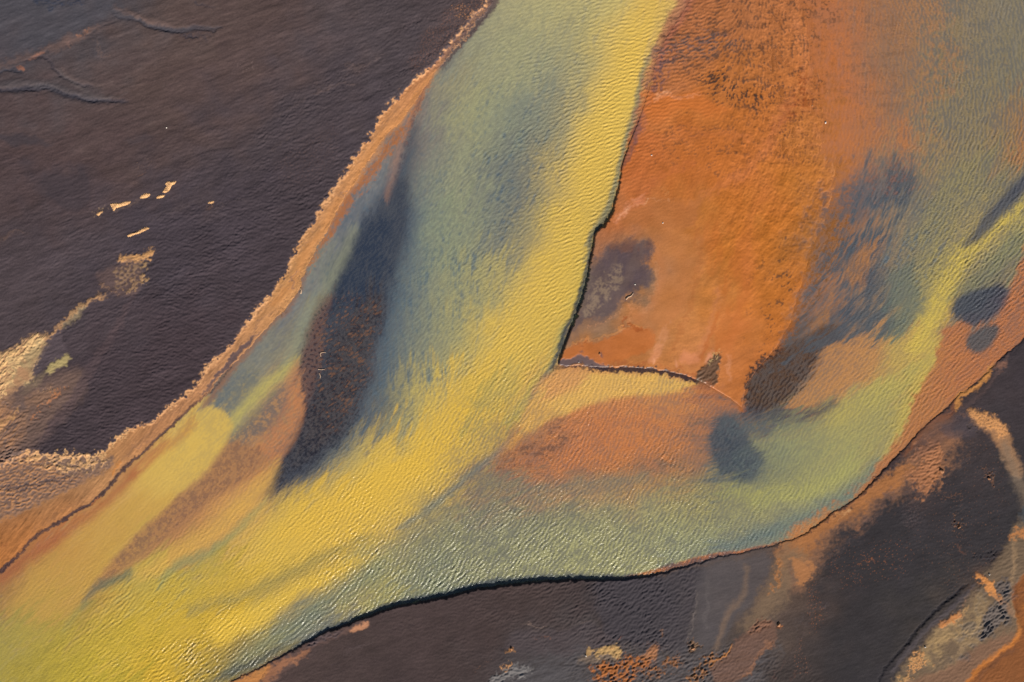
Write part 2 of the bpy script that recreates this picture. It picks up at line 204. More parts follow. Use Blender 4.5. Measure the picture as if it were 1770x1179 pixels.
# where the bar dips gently under the shallows (0 = sharp edge, 1 = broad fade)
BAREAST = [(1200,-30,.1),(1190,0,.1),(1150,60,.1),(1130,110,.1),(1100,220,.06),(1060,350,0),(1010,500,0),(965,634,0),(1100,636,0),(1200,655,.02),(1284,708,.06),(1300,650,.06),(1345,600,.1),(1370,560,.25),(1385,500,.5),(1400,440,.8),(1430,380,1),(1440,320,1),(1430,240,1),(1420,160,1),(1400,80,1),(1400,0,1),(1300,-300,.6)]
DK = (44,56,76)                                    # clear deep water over black sand
L_WATER = [
 # dark clear pool on the left of the main channel, one long tapering shoal of black sand
 dict(p=[(712,215),(722,240),(716,300),(710,380),(698,450),(672,540),(655,620),(630,700),(590,780),(520,835),(462,864),(475,810),(500,762),(528,706),(521,650),(530,590),(556,520),(575,480),(600,430),(640,370),(680,300),(700,240)], c=(66,74,88), f=24, w=1.6, v=2, a=.8, T=.55),
 dict(p=[(690,300),(705,330),(700,400),(690,460),(660,540),(645,620),(625,690),(590,760),(520,822),(464,858),(478,812),(502,764),(530,706),(524,650),(535,590),(560,520),(580,480),(600,440),(622,400),(655,350)], c=(58,62,74), f=12, w=1, v=2.5, a=.7, e=('strk',3), T=.45),
 dict(p=[(648,362),(668,370),(672,410),(660,470),(640,505),(600,515),(575,515),(583,480),(600,440),(622,400)], c=(40,52,72), f=16, w=8, v=2, a=.65, e=('strk',10), T=.5),
 dict(p=[(566,505),(590,500),(605,560),(604,620),(590,650),(548,668),(540,640),(555,580)], c=(46,50,62), f=8, w=6, v=2, a=.6, n=('sp2',-1,1), T=.4),
 dict(p=[(548,510),(574,508),(560,560),(560,600),(550,640),(545,665),(538,690),(526,684),(520,640),(524,600),(534,560)], c=(112,84,76), f=6, w=2, a=.8, T=.25, h=.05),
 dict(p=[(600,545),(640,505),(655,515),(648,570),(640,630),(622,690),(590,740),(540,780),(505,800),(515,760),(535,712),(560,650),(580,600)], c=(80,70,68), f=20, w=6, v=3, a=.7, T=.3, h=.03),
 dict(p=[(600,540),(650,500),(655,560),(625,690),(590,760),(520,810),(480,838),(520,740),(550,660)], c=(44,44,54), f=14, w=6, n=('f',-.5,1.2), a=.8, T=.3),
 dict(p=[(600,540),(650,500),(655,560),(625,690),(590,760),(520,810),(480,838),(520,740),(550,660)], c=(36,38,48), f=14, w=6, n=('sp',.3,1.3), a=.75),
 dict(p=[(525,560),(565,520),(565,600),(548,660),(535,690),(520,650)], c=(52,42,50), f=6, n=('sp',.5,1.3), a=.85),
 dict(p=[(560,540),(650,520),(640,640),(600,720),(560,740),(548,680)], c=(134,98,76), f=12, n=('tuft',.2,1.8), a=.65),
 dict(p=[(464,858,1.5),(482,812,2),(504,772,3),(528,712,4),(526,690,2.5),(522,650,1)], c=(38,44,58), f=3, w=.8, v=1, a=.8),
 dict(p=[(523,690,2),(530,712,3)], c=(40,44,60), f=3, a=.7),
 # left branch: pale green thread along it, widening into a yellow tongue
 dict(p=[(612,395,5),(590,450,7),(560,500,9),(530,545,12),(515,590,11),(495,625,9)], c=(142,144,120), f=13, w=2, a=.7),
 dict(p=[(516,622),(505,640),(470,672),(430,712),(402,742),(396,722),(440,668),(480,640),(512,616)], c=(178,166,98), f=10, w=.6, a=.8),
 dict(p=[(512,620),(520,640),(524,690),(528,706),(512,760),(484,800),(452,858),(420,900),(360,955),(320,985),(290,975),(300,900),(340,850),(400,770),(450,715),(480,680),(500,640)], c=(190,132,88), f=6, w=.6, v=1, a=.45, T=.3),
 dict(p=[(486,668),(500,690),(480,740),(440,760),(400,778),(396,752),(440,716)], c=(98,96,98), f=12, w=2, a=.75, n=('f',-2.2,.8), T=.5),
 dict(p=[(516,640),(524,690),(520,720),(500,760),(480,800),(440,830),(420,800),(460,750),(490,700),(505,660)], c=(196,130,86), f=12, w=1.5, v=2, a=.6, n=('f',-1.6,.9), T=.25),
 # abrupt front of the yellow tongue
 dict(p=[(356,700),(362,676),(392,648),(430,640),(450,655),(425,685),(404,710),(392,716),(372,704)], c=(98,105,108), f=10, w=1.5, v=2, a=.65, n=('f',-2.4,.6), T=.6),
 dict(p=[(356,704),(372,703),(390,714),(401,728),(400,746),(380,782),(340,828),(300,864),(262,900),(222,938),(200,935),(165,930),(160,890),(230,830),(290,770),(330,725)], c=(204,172,88), f=5, w=.5, v=.8, a=.8, T=.97, gr=(300,820,200,935)),
 dict(p=[(300,860),(262,900),(215,945),(190,985),(150,1030),(110,1070),(40,1060),(20,1040),(60,980),(110,930),(200,870)], c=(190,150,76), f=16, w=4, a=.6),
 dict(p=[(240,812,5),(200,850,6),(150,893,7),(100,925,8),(50,960,9),(0,1000,10)], c=(165,98,66), f=14, w=5, a=.75, T=.3),
 dict(p=[(330,735,5),(300,765,5),(270,785,5),(230,822,5)], c=(176,104,66), f=12, w=3, a=.6, T=.3),
 # brown shoal below the tongue
 dict(p=[(402,762),(430,770),(470,790),(440,820),(380,858),(330,900),(280,945),(220,985),(165,1020),(150,1032),(180,985),(215,945),(262,902),(300,868),(345,830),(378,790)], c=(172,124,84), f=8, w=1.5, v=1.5, a=.8, T=.4),
 dict(p=[(402,762),(450,780),(440,810),(380,850),(330,890),(280,930),(215,975),(180,1000),(215,945),(262,902),(300,868),(345,830),(378,790)], c=(112,86,78), f=7, w=2, v=2, a=.55, n=('f',-1.2,1.4), T=.4),
 dict(p=[(480,800),(456,862),(420,900),(360,945),(290,985),(240,990),(300,950),(360,905),(420,850)], c=(208,164,84), f=18, w=3, a=.75),
 # dark lee of the shoals
 dict(p=[(455,864,1),(440,882,3),(400,925,6),(350,958,8),(300,985,7),(285,1000,6)], c=(128,138,98), f=9, w=4, a=.65),
 dict(p=[(142,1052,1),(160,1020,6),(190,1005,8),(225,990,6)], c=(98,104,88), f=8, w=2, a=.8),
 dict(p=[(108,1092,2),(130,1062,4),(150,1040,5)], c=(140,138,84), f=8, w=2, a=.5),
 # yellow core of the main channel
 dict(p=[(1168,-10),(1150,30),(1118,110),(1105,180),(1082,240),(1060,320),(1030,380),(1018,440),(1000,500),(975,570),(940,640),(905,700),(870,745),(815,795),(766,838),(711,886),(640,918),(560,945),(480,985),(430,990),(430,930),(470,885),(560,830),(660,790),(740,720),(800,640),(860,560),(900,480),(940,400),(980,310),(1010,220),(1050,110),(1090,30),(1110,-20)], c=(212,176,76), f=28, w=5, a=.6, T=1),
 dict(p=[(480,905),(560,850),(660,805),(740,740),(800,670),(850,620),(820,720),(760,800),(690,860),(600,900),(500,940)], c=(214,174,66), f=26, w=8, a=.5),
 dict(p=[(1020,470,5),(1000,520,6),(985,560,6),(960,610,7),(925,670,8),(880,730,8)], c=(165,156,88), f=9, w=4, a=.55),
 dict(p=[(1135,70,2),(1112,120,4),(1100,190,5),(1082,245,5),(1064,320,5),(1044,375,5),(1020,410,5),(1015,470,5),(998,530,5),(970,598,5),(950,640,4),(925,685,4)], c=(98,106,98), f=4.5, w=2, a=.75),
 dict(p=[(870,640),(850,700),(880,715),(850,730),(815,715),(800,690),(840,650)], c=(150,142,86), f=18, w=14, a=.5),
 dict(p=[(880,620),(900,640),(870,690),(855,670)], c=(170,156,92), f=18, w=10, a=.4),
 dict(p=[(640,928,3),(600,942,6),(540,975,8),(474,1005,9),(400,1035,9),(330,1055,8)], c=(148,134,80), f=12, w=4, a=.7),
 dict(p=[(637,966,3),(600,980,7),(555,1002,9),(500,1030,12),(440,1065,18),(380,1090,20)], c=(222,184,70), f=12, w=3, a=.7),
 dict(p=[(650,985,12),(600,1020,16),(540,1060,18),(480,1100,16),(430,1135,10),(400,1158,6)], c=(118,126,104), f=20, w=4, a=.7),
 dict(p=[(490,1118,3),(450,1142,6),(410,1158,6),(385,1170,4)], c=(58,70,78), f=9, w=2, a=.7),
 dict(p=[(880,762,3),(850,790,5),(810,822,6),(766,858,6),(735,885,5),(700,905,4)], c=(100,112,112), f=7, w=2, v=1.5, a=.7),
 # ochre submerged fan below the bar and its yellow plume
 dict(p=[(955,640),(1046,640),(1150,648),(1215,672),(1290,706),(1250,712),(1232,740),(1225,800),(1200,822),(1120,815),(1040,812),(980,812),(920,828),(850,812),(862,780),(900,735),(925,690)], c=(190,122,76), f=14, w=3, v=2, a=.55, T=.25),
 dict(p=[(960,645),(1046,645),(1130,648),(1190,660),(1204,665),(1150,680),(1060,690),(1010,700),(960,724),(900,748),(925,690)], c=(214,172,92), f=7, w=3, a=.85, T=.9),
 dict(p=[(925,690),(905,735),(870,770),(885,775),(930,735),(960,715)], c=(196,150,84), f=9, w=3, a=.6),
 dict(p=[(955,645),(1010,642),(1000,668),(940,690)], c=(196,134,90), f=9, w=3, a=.6),
 dict(p=[(970,720),(930,750),(880,780),(845,808),(870,818),(940,800),(1000,760)], c=(96,76,68), f=12, w=5, n=('tuft',-.4,1.4), a=.75),
 dict(p=[(1060,800),(1120,780),(1200,790),(1180,720),(1240,715),(1225,800),(1200,825),(1060,822),(930,830),(860,818)], c=(104,94,84), f=16, w=6, n=('tuft',-.5,1.4), a=.7),
 dict(p=[(850,815),(930,836),(1040,822),(1120,826),(1060,845),(950,855),(860,850),(820,845)], c=(118,118,100), f=16, w=5, a=.6),
 # dark green hole
 dict(p=[(1256,742,26),(1262,775,38),(1284,800,34)], c=(66,75,84), f=9, w=.8, v=1.5, a=.85, T=.75),
 dict(p=[(1262,738,20),(1300,736,18),(1350,736,14),(1400,728,9)], c=(84,92,96), f=18, w=1, v=2, a=.8, n=('f',-2,.7), T=.8),
 dict(p=[(1290,805,26),(1330,818,16),(1370,816,8)], c=(92,100,100), f=18, w=1, v=2, a=.75, n=('f',-2,.7), T=.8),
 dict(p=[(1340,760),(1400,745),(1440,740),(1410,790),(1350,805)], c=(124,130,106), f=28, w=2, a=.6, T=.9),
 dict(p=[(1250,750,18),(1258,785,24),(1280,805,18)], c=(54,62,74), f=14, w=1.5, v=3, a=.5, n=('sp2',-1.2,1.4)),
 dict(p=[(1392,600,9),(1436,574,13),(1472,524,13),(1498,470,10),(1528,400,9),(1560,330,8)], c=(70,78,92), f=13, w=2, v=2.5, a=.8, n=('strk',-1.7,.5), T=.5),
 dict(p=[(1405,592,10),(1430,620,9),(1412,640,6)], c=(76,80,92), f=9, w=2, v=3, a=.7, n=('f',-1.6,.6)),
 dict(p=[(706,440,10),(684,540,15),(662,640,18),(622,730,18),(570,806,12)], c=(88,102,112), f=22, w=4, v=3, a=.5, n=('strk2',-2,1)),
 dict(p=[(1345,740),(1450,690),(1540,660),(1530,740),(1480,800),(1420,850),(1330,850),(1320,815),(1370,800)], c=(150,146,98), f=28, w=4, a=.5),
 dict(p=[(1540,755,4),(1520,800,8),(1485,840,10),(1430,875,12),(1370,905,12),(1300,930,10),(1230,945,6)], c=(92,110,112), f=14, w=4, a=.65),
 dict(p=[(1250,845,8),(1330,858,12),(1420,840,12),(1470,805,10)], c=(168,164,94), f=16, w=6, a=.6),
 # black and ochre shoals north of the hole
 dict(p=[(1296,640),(1330,615),(1370,596),(1400,575),(1430,560),(1460,590),(1430,606),(1400,640),(1360,690),(1320,712),(1290,706)], c=(92,68,52), f=6, w=.8, v=1.5, a=.85, T=.3),
 dict(p=[(1290,700),(1330,704),(1400,690),(1440,680),(1450,700),(1400,722),(1330,730),(1288,722)], c=(66,68,78), f=8, w=2, v=2, a=.75, n=('strk',-1.8,.6), T=.5),
 dict(p=[(1296,640),(1340,612),(1400,580),(1420,640),(1380,690),(1310,710),(1290,700)], c=(48,42,44), f=6, w=1, n=('rip',-.1,1.0), a=.75, T=.4),
 dict(p=[(1392,575),(1440,540),(1480,500),(1510,440),(1530,480),(1540,540),(1550,570),(1510,590),(1450,604),(1400,606),(1370,600)], c=(78,84,92), f=16, w=6, v=3, a=.75, e=('strk',8), n=('strk',-2,.5), T=.5),
 dict(p=[(1440,600),(1500,590),(1556,584),(1600,600),(1560,640),(1500,665),(1440,690),(1370,708),(1380,672),(1420,630)], c=(190,136,86), f=9, w=6, v=2, a=.8, T=.3, e=('flow2',5)),
 dict(p=[(1540,585),(1600,590),(1590,640),(1540,690),(1480,720),(1430,735),(1460,690),(1520,650)], c=(176,162,88), f=20, w=3, a=.6, T=.95),
 dict(p=[(1540,470),(1580,470),(1600,520),(1585,565),(1555,583),(1538,560)], c=(98,108,98), f=9, w=4, a=.6),
 dict(p=[(1470,300),(1530,280),(1560,270),(1580,300),(1560,360),(1530,420),(1480,480),(1430,520),(1410,500),(1430,420),(1440,370)], c=(74,84,94), f=22, w=5, v=3, a=.85, n=('strk',-1,1), T=.5),
 dict(p=[(1560,272),(1580,300),(1575,330),(1545,330),(1530,310)], c=(78,84,92), f=8, w=6, a=.7, T=.5),
 dict(p=[(1400,430),(1440,385),(1470,400),(1440,470),(1410,530),(1385,580),(1360,600),(1380,520)], c=(120,84,56), f=10, w=10, v=3, n=('f',-.2,1), a=.7, T=.2),
 dict(p=[(1420,540),(1460,450),(1500,410),(1510,440),(1480,510),(1440,550),(1380,590)], c=(176,122,76), f=9, w=5, a=.7, n=('steep',-1,.6), T=.25),
 # ochre shallow north of the pools
 dict(p=[(1400,-40),(1640,-40),(1600,60),(1640,130),(1580,190),(1575,240),(1590,270),(1560,270),(1540,220),(1530,290),(1470,300),(1430,350),(1400,300),(1400,100)], c=(184,112,66), f=26, w=16, v=3, a=.28, T=.25, e=('f',14)),
 dict(p=[(1240,20),(1400,-20),(1560,20),(1560,190),(1500,230),(1420,210),(1300,180),(1240,120)], c=(96,80,70), f=24, n=('tuft',-.2,1.7), a=.45),
 dict(p=[(1552,200),(1572,215),(1576,250),(1560,262),(1548,235)], c=(186,122,76), f=10, w=2, a=.7, T=.2),
 # right-hand yellow thread with its dark lee side
 dict(p=[(1780,345,4),(1740,378,9),(1700,408,14),(1665,440,16),(1645,480,17),(1625,520,18),(1605,560,19),(1585,600,16)], c=(198,174,82), f=13, w=1, a=.75, T=1, e=('f',2)),
 dict(p=[(1615,590,14),(1600,640,14),(1580,690,12),(1555,740,9),(1530,785,6)], c=(190,168,84), f=12, w=3, a=.6),
 dict(p=[(1780,305,10),(1745,342,12),(1715,375,12),(1690,405,9),(1668,425,4)], c=(62,68,84), f=8, w=1, v=1, a=.85, T=.8),
 dict(p=[(1745,400),(1775,420),(1765,470),(1735,500),(1700,530),(1660,540),(1646,520),(1665,490),(1710,450)], c=(112,118,95), f=12, w=4, a=.6),
 # ochre shallows along the south-east bank
 dict(p=[(1790,400),(1772,430),(1755,480),(1730,530),(1716,556),(1676,560),(1642,560),(1622,600),(1602,650),(1580,695),(1562,740),(1534,788),(1500,838),(1470,866),(1500,862),(1545,815),(1590,760),(1660,700),(1730,640),(1790,590)], c=(184,116,74), f=5, w=3, v=1.5, a=.85, T=.25, e=('m',2.5)),
 dict(p=[(1655,515),(1690,500),(1740,495),(1738,525),(1712,550),(1680,562),(1652,548),(1645,532)], c=(62,68,82), f=7, w=.5, v=1, a=.9, T=.7),
 dict(p=[(1678,575),(1710,560),(1728,565),(1718,590),(1695,610),(1675,606),(1670,590)], c=(74,80,84), f=6, w=.5, v=1, a=.9, T=.6),
 dict(p=[(1350,938,2),(1287,954,4),(1246,960,5),(1199,970,5),(1151,984,4),(1100,994,2),(1060,1000,1)], c=(192,112,64), f=3, w=1, v=1, a=.9, T=.2),
 dict(p=[(1762,225),(1780,225),(1790,270),(1760,270),(1745,250)], c=(168,116,72), f=12, w=5, a=.6),
 # shallow rim of the ochre bar under the main bank top
 dict(p=[(742,140,4),(725,172,7),(714,200,6),(706,225,3),(700,245,2)], c=(184,118,74), f=6, w=3, v=3, a=.75, T=.25, e=('f',2)),
 dict(p=[(706,200,3),(695,240,5),(684,290,5),(676,320,4),(668,345,3)], c=(176,130,106), f=9, w=3, v=1, a=.55, T=.3),
 dict(p=[(724,180,3),(705,250,5),(690,300,4),(680,330,2)], c=(86,80,86), f=6, w=3, v=2, a=.8, T=.4, n=('f',-1,.8)),
 dict(p=[(696,222,4),(672,255,6),(640,300,7),(612,335,7),(584,380,6),(560,420,5),(536,460,4)], c=(180,112,62), f=6, w=2, v=3, a=.8, T=.2, e=('f',2.5)),
 dict(p=[(526,480,3),(500,528,4),(474,556,4),(440,592,5),(405,632,6),(372,676,5),(350,700,3)], c=(150,100,72), f=6, w=2, v=2, a=.65, T=.3),
 dict(p=[(500,1124,2),(538,1102,3),(569,1086,4),(610,1070,4.5),(650,1055,5),(691,1040,5),(728,1034,5),(779,1023,5),(830,1010,5.5),(880,1003,5.5),(914,1000,5),(982,997,5),(1050,996,3.5),(1100,994,2)], c=(36,54,72), f=4.5, w=.6, v=1.2, a=.8, T=.75),  # dark clear water with the south bank's cast shadow painted in
 dict(p=[(1064,340,1),(1052,372,2),(1034,396,2.5),(1022,410,2),(1020,440,2),(1010,480,2.5),(998,520,3),(982,562,3),(968,600,3),(956,634,2.5)], c=(36,46,62), f=3, w=.8, v=.8, a=.85, T=.75),  # shadow of the bar's west edge painted into the water colour
 dict(p=[(852,6,2),(836,32,3),(812,62,3),(790,92,3),(762,128,3)], c=(96,98,104), f=7, w=1, v=1.5, a=.6),
]
L_BAR = [
 # reddish rippled rim at the top left of the bar
 dict(p=[(1192,-20,16),(1165,40,14),(1140,80,12),(1124,120,9),(1112,170,7),(1104,215,7),(1094,245,6)], c=(160,98,78), f=7, w=3, a=.75),
 dict(p=[(1130,70),(1160,60),(1230,60),(1290,70),(1260,95),(1200,100),(1150,105),(1125,110)], c=(100,86,84), f=14, w=6, v=3, a=.75, n=('tuft',-.8,1)),
 dict(p=[(1185,80,4),(1215,72,6),(1250,64,4)], c=(78,78,88), f=10, w=3, v=3, a=.65, n=('tuft',-1.5,.6)),
 dict(p=[(1130,160),(1110,180),(1122,120),(1140,90),(1170,80),(1160,120)], c=(96,72,76), f=7, w=3, v=3, a=.7, n=('f',-.2,1.2)),
 dict(p=[(1105,210,3),(1092,255,4),(1078,285,3)], c=(92,72,78), f=4, v=2, a=.6),
 # speckle of dark sand tufts
 dict(p=[(1160,20),(1400,-30),(1420,80),(1400,200),(1330,200),(1270,190),(1220,150),(1170,130),(1150,80)], c=(92,66,52), f=20, w=10, n=('tuft',.1,1.5), a=.7),
 dict(p=[(1210,130),(1290,140),(1340,180),(1300,200),(1250,180),(1200,150)], c=(64,50,44), f=12, w=8, n=('tuft',.3,1.5), a=.8),
 dict(p=[(1110,215),(1200,205),(1330,210),(1380,260),(1300,300),(1200,290),(1110,260)], c=(112,72,48), f=16, w=10, n=('tuft',.4,1.7), a=.6),
 dict(p=[(1420,360),(1380,440),(1360,520),(1340,580),(1300,620),(1310,540),(1340,460),(1380,380)], c=(74,56,46), f=14, w=10, n=('tuft',.7,1.7), a=.7),
 dict(p=[(1320,150),(1400,140),(1430,240),(1420,330),(1370,310),(1330,240)], c=(120,74,48), f=14, w=10, n=('tuft',.5,1.7), a=.6),
 dict(p=[(1400,140,8),(1380,180,9),(1350,215,7),(1325,245,4)], c=(140,66,26), f=12, w=8, v=2, a=.65, n=('f',-1,1)),
 dict(p=[(1290,495,5),(1306,470,5),(1318,440,3)], c=(110,70,36), f=5, w=4, n=('f',.2,1), a=.8),
 # smooth wet mud tongue, pale film lines
 dict(p=[(1115,160),(1200,160),(1250,185),(1240,200),(1180,196),(1120,200),(1112,180)], c=(198,112,52), f=8, w=5, a=.8, h=.02),
 dict(p=[(1128,170,1),(1142,158,2.5),(1160,157,1.2)], c=(236,170,128), f=3.5, w=2, v=2, a=.8),
 dict(p=[(1126,176,1),(1146,165,2.4),(1175,168,2),(1210,165,1)], c=(228,152,110), f=3.5, w=2, v=2, a=.7),
 dict(p=[(1060,380,2),(1085,360,4),(1100,348,4),(1112,344,1)], c=(222,146,110), f=5, w=2, v=2, a=.75),
 dict(p=[(1066,372,1),(1095,352,1.2),(1118,345,1),(1140,347,.7),(1155,342,.6),(1170,338,.5)], c=(240,184,140), f=1.4, v=2, a=.7),
 dict(p=[(1090,345,1.5),(1100,338,2),(1106,334,1)], c=(236,160,120), f=2, v=1, a=.7),
 dict(p=[(1146,330,.8),(1146,326,.8),(1152,324,.8),(1160,330,.6)], c=(225,170,110), f=1.2, v=3, a=.7),
 dict(p=[(1100,350),(1160,340),(1200,345),(1210,370),(1190,392),(1130,392),(1080,385),(1070,378)], c=(176,108,60), f=6, w=5, a=.75),
 dict(p=[(1120,390),(1180,388),(1205,400),(1210,470),(1190,520),(1150,560),(1110,560),(1130,500),(1130,430)], c=(184,116,66), f=14, w=8, a=.6),
 dict(p=[(1210,395),(1280,380),(1300,460),(1290,560),(1250,620),(1220,620),(1240,520),(1215,440)], c=(188,106,48), f=14, w=6, a=.55, n=('steep',-1.5,1)),
 # tan drainage arcs sweeping round the silt patch and down the bar
 dict(p=[(1118,400,4),(1138,440,5),(1140,490,5),(1122,530,5),(1090,560,4)], c=(192,124,78), f=7, w=2, v=2, a=.6, n=('m',-2,.8)), dict(p=[(1140,380,6),(1175,430,7),(1180,500,8),(1150,560,8),(1110,600,6)], c=(186,118,68), f=10, w=3, v=2, a=.5),
 dict(p=[(1122,420,1),(1134,460,1.4),(1130,500,1.2),(1110,540,1)], c=(208,146,104), f=2.4, w=1.5, v=2.5, a=.5), dict(p=[(1200,380,2),(1208,430,3),(1200,500,3),(1180,560,3),(1160,610,2)], c=(170,98,50), f=6, w=2, v=3, a=.5),
 dict(p=[(1150,560,2),(1140,590,4),(1132,620,3)], c=(206,142,102), f=6, w=2, v=3, a=.55), dict(p=[(1240,500,3),(1230,550,4),(1215,600,5),(1200,630,4)], c=(198,124,80), f=7, w=2, v=2, a=.55), dict(p=[(1330,320,5),(1300,400,8),(1290,480,8),(1270,560,8),(1262,620,5)], c=(196,112,56), f=14, w=4, v=2, a=.5),
 dict(p=[(1290,300,4),(1320,260,6),(1345,215,7),(1370,170,6)], c=(196,118,76), f=14, w=4, v=3, a=.5), dict(p=[(1210,340,4),(1240,330,6),(1280,300,5)], c=(196,116,72), f=12, w=4, v=3, a=.45), dict(p=[(1120,240,5),(1200,236,6),(1290,232,5)], c=(192,112,66), f=10, w=3, v=3, a=.4),
 dict(p=[(1090,360,4),(1110,330,5),(1150,300,5),(1200,280,4)], c=(194,108,62), f=9, w=3, v=3, a=.45),
 # grey silt patch behind the west edge
 dict(p=[(1036,442),(1046,428),(1066,424),(1090,418),(1118,420),(1128,434),(1126,460),(1118,490),(1100,505),(1088,520),(1072,540),(1040,556),(1012,566),(985,596),(992,560),(1008,520),(1020,480)], c=(96,80,80), f=9, w=4, v=2.5, a=.9, e=('steep',3), h=-.02),
 dict(p=[(1040,450),(1066,430),(1110,424),(1124,440),(1110,490),(1080,515),(1050,530),(1040,500)], c=(82,68,76), f=10, w=4, v=3, a=.6, n=('steep',-.8,1.0), dr=.01),
 dict(p=[(1052,418),(1110,410),(1124,424),(1118,440),(1100,436),(1070,434)], c=(120,82,66), f=5, w=5, v=2, a=.6, n=('steep',-.6,1)),
 dict(p=[(1058,462),(1070,458),(1074,478),(1060,500),(1044,520),(1034,540),(1014,548),(1012,530),(1026,490),(1040,480),(1050,486)], c=(146,124,104), f=7, w=5, v=4, a=.75, n=('f',-1.6,.8)),
 dict(p=[(1005,560),(1050,545),(1080,530),(1070,552),(1020,575),(990,600),(982,602)], c=(150,112,84), f=6, w=4, v=2, a=.7),
 dict(p=[(1018,566,.8),(1040,556,1),(1058,548,1),(1076,540,1),(1080,532,.8),(1100,530,.6),(1110,512,.6),(1122,510,.4)], c=(214,150,108), f=1.4, w=2, v=2, a=.75, h=.015),
 dict(p=[(1096,552,1),(1104,538,1.6),(1108,530,1)], c=(212,140,94), f=1.6, v=2, a=.7),
 dict(p=[(976,604,1),(990,598,1.2),(1010,592,1.2),(1030,584,1.2),(1050,576,1.5),(1075,568,2),(1105,558,2)], c=(206,134,72), f=2, w=2, v=2, a=.8, h=.03, dr=.02),
 dict(p=[(978,608),(1010,596),(1060,578),(1110,560),(1130,590),(1080,625),(1040,628),(990,622),(968,626)], c=(184,104,48), f=4, w=3, a=.8),
 dict(p=[(1085,562,2),(1100,558,3),(1110,566,2)], c=(150,74,30), f=3, v=3, a=.8, h=-.02),
 dict(p=[(990,604,1),(1012,600,2),(1030,592,1.2)], c=(110,58,30), f=2, v=3, a=.6, n=('g',-.2,.8)),
 dict(p=[(1034,608,1.6),(1036,614,1.6)], c=(96,78,84), f=2, v=1, a=.9), dict(p=[(1007,616,2),(1013,615,1)], c=(110,84,80), f=2, v=1, a=.8),
 # grey mud step at the south-west tip, dark undercut edge
 dict(p=[(962,634),(972,623),(985,620),(1030,621),(1042,626),(1048,634),(1010,632)], c=(100,84,86), f=1.6, v=.8, a=.95, h=-.06),
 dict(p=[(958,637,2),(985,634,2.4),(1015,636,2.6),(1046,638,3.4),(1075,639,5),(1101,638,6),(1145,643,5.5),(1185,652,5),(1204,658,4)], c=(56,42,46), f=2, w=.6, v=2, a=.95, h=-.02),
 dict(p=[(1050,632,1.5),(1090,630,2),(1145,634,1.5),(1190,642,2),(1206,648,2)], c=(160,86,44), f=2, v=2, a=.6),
 # pale salt licks
 dict(p=[(1126,618,1.2),(1127,626,1.6),(1124,634,1.2)], c=(238,180,140), f=1.6, v=1, a=.8),
 dict(p=[(1168,622,1.5),(1170,634,2)], c=(222,150,116), f=3, v=1, a=.7),
 dict(p=[(1128,600),(1140,590),(1134,620),(1124,630),(1118,626)], c=(214,140,98), f=5, w=3, a=.6),
 dict(p=[(1180,615),(1200,612),(1206,625),(1190,632),(1176,630)], c=(214,136,96), f=5, w=3, a=.6),
 dict(p=[(1228,588,4),(1232,605,5),(1224,622,4),(1218,630,2)], c=(228,158,124), f=5, w=3, a=.75, n=('steep',-1.2,.5)),
 dict(p=[(1245,540,2),(1232,570,3),(1222,600,3),(1210,625,3)], c=(176,92,38), f=4, w=3, a=.6),
 dict(p=[(1262,615,2),(1258,640,3),(1262,655,2)], c=(220,148,106), f=5, w=3, a=.6),
 # rough dark rock-like mud knot
 dict(p=[(1204,652),(1212,640),(1222,628),(1236,616),(1246,612),(1244,630),(1240,650),(1236,668),(1218,672),(1206,664)], c=(88,70,56), f=3, w=2, v=2, a=.9, h=.05, dr=.045),
 dict(p=[(1226,634,2.5),(1236,620,3),(1246,606,1.5)], c=(206,176,120), f=2, v=2, a=.8, n=('g',.0,.7)),
 dict(p=[(1200,664),(1236,668),(1250,664),(1240,690),(1262,700),(1288,700),(1284,712),(1240,690),(1210,676)], c=(170,104,66), f=6, w=3, v=2, a=.6),
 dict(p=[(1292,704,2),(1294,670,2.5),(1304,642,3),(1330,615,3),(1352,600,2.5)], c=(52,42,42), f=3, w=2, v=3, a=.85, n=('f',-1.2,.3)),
 dict(p=[(1300,640),(1320,615),(1345,600),(1350,606),(1320,632),(1302,660),(1296,680),(1290,690)], c=(66,50,44), f=3, w=3, v=3, a=.8, n=('f',-1,.5)),
]
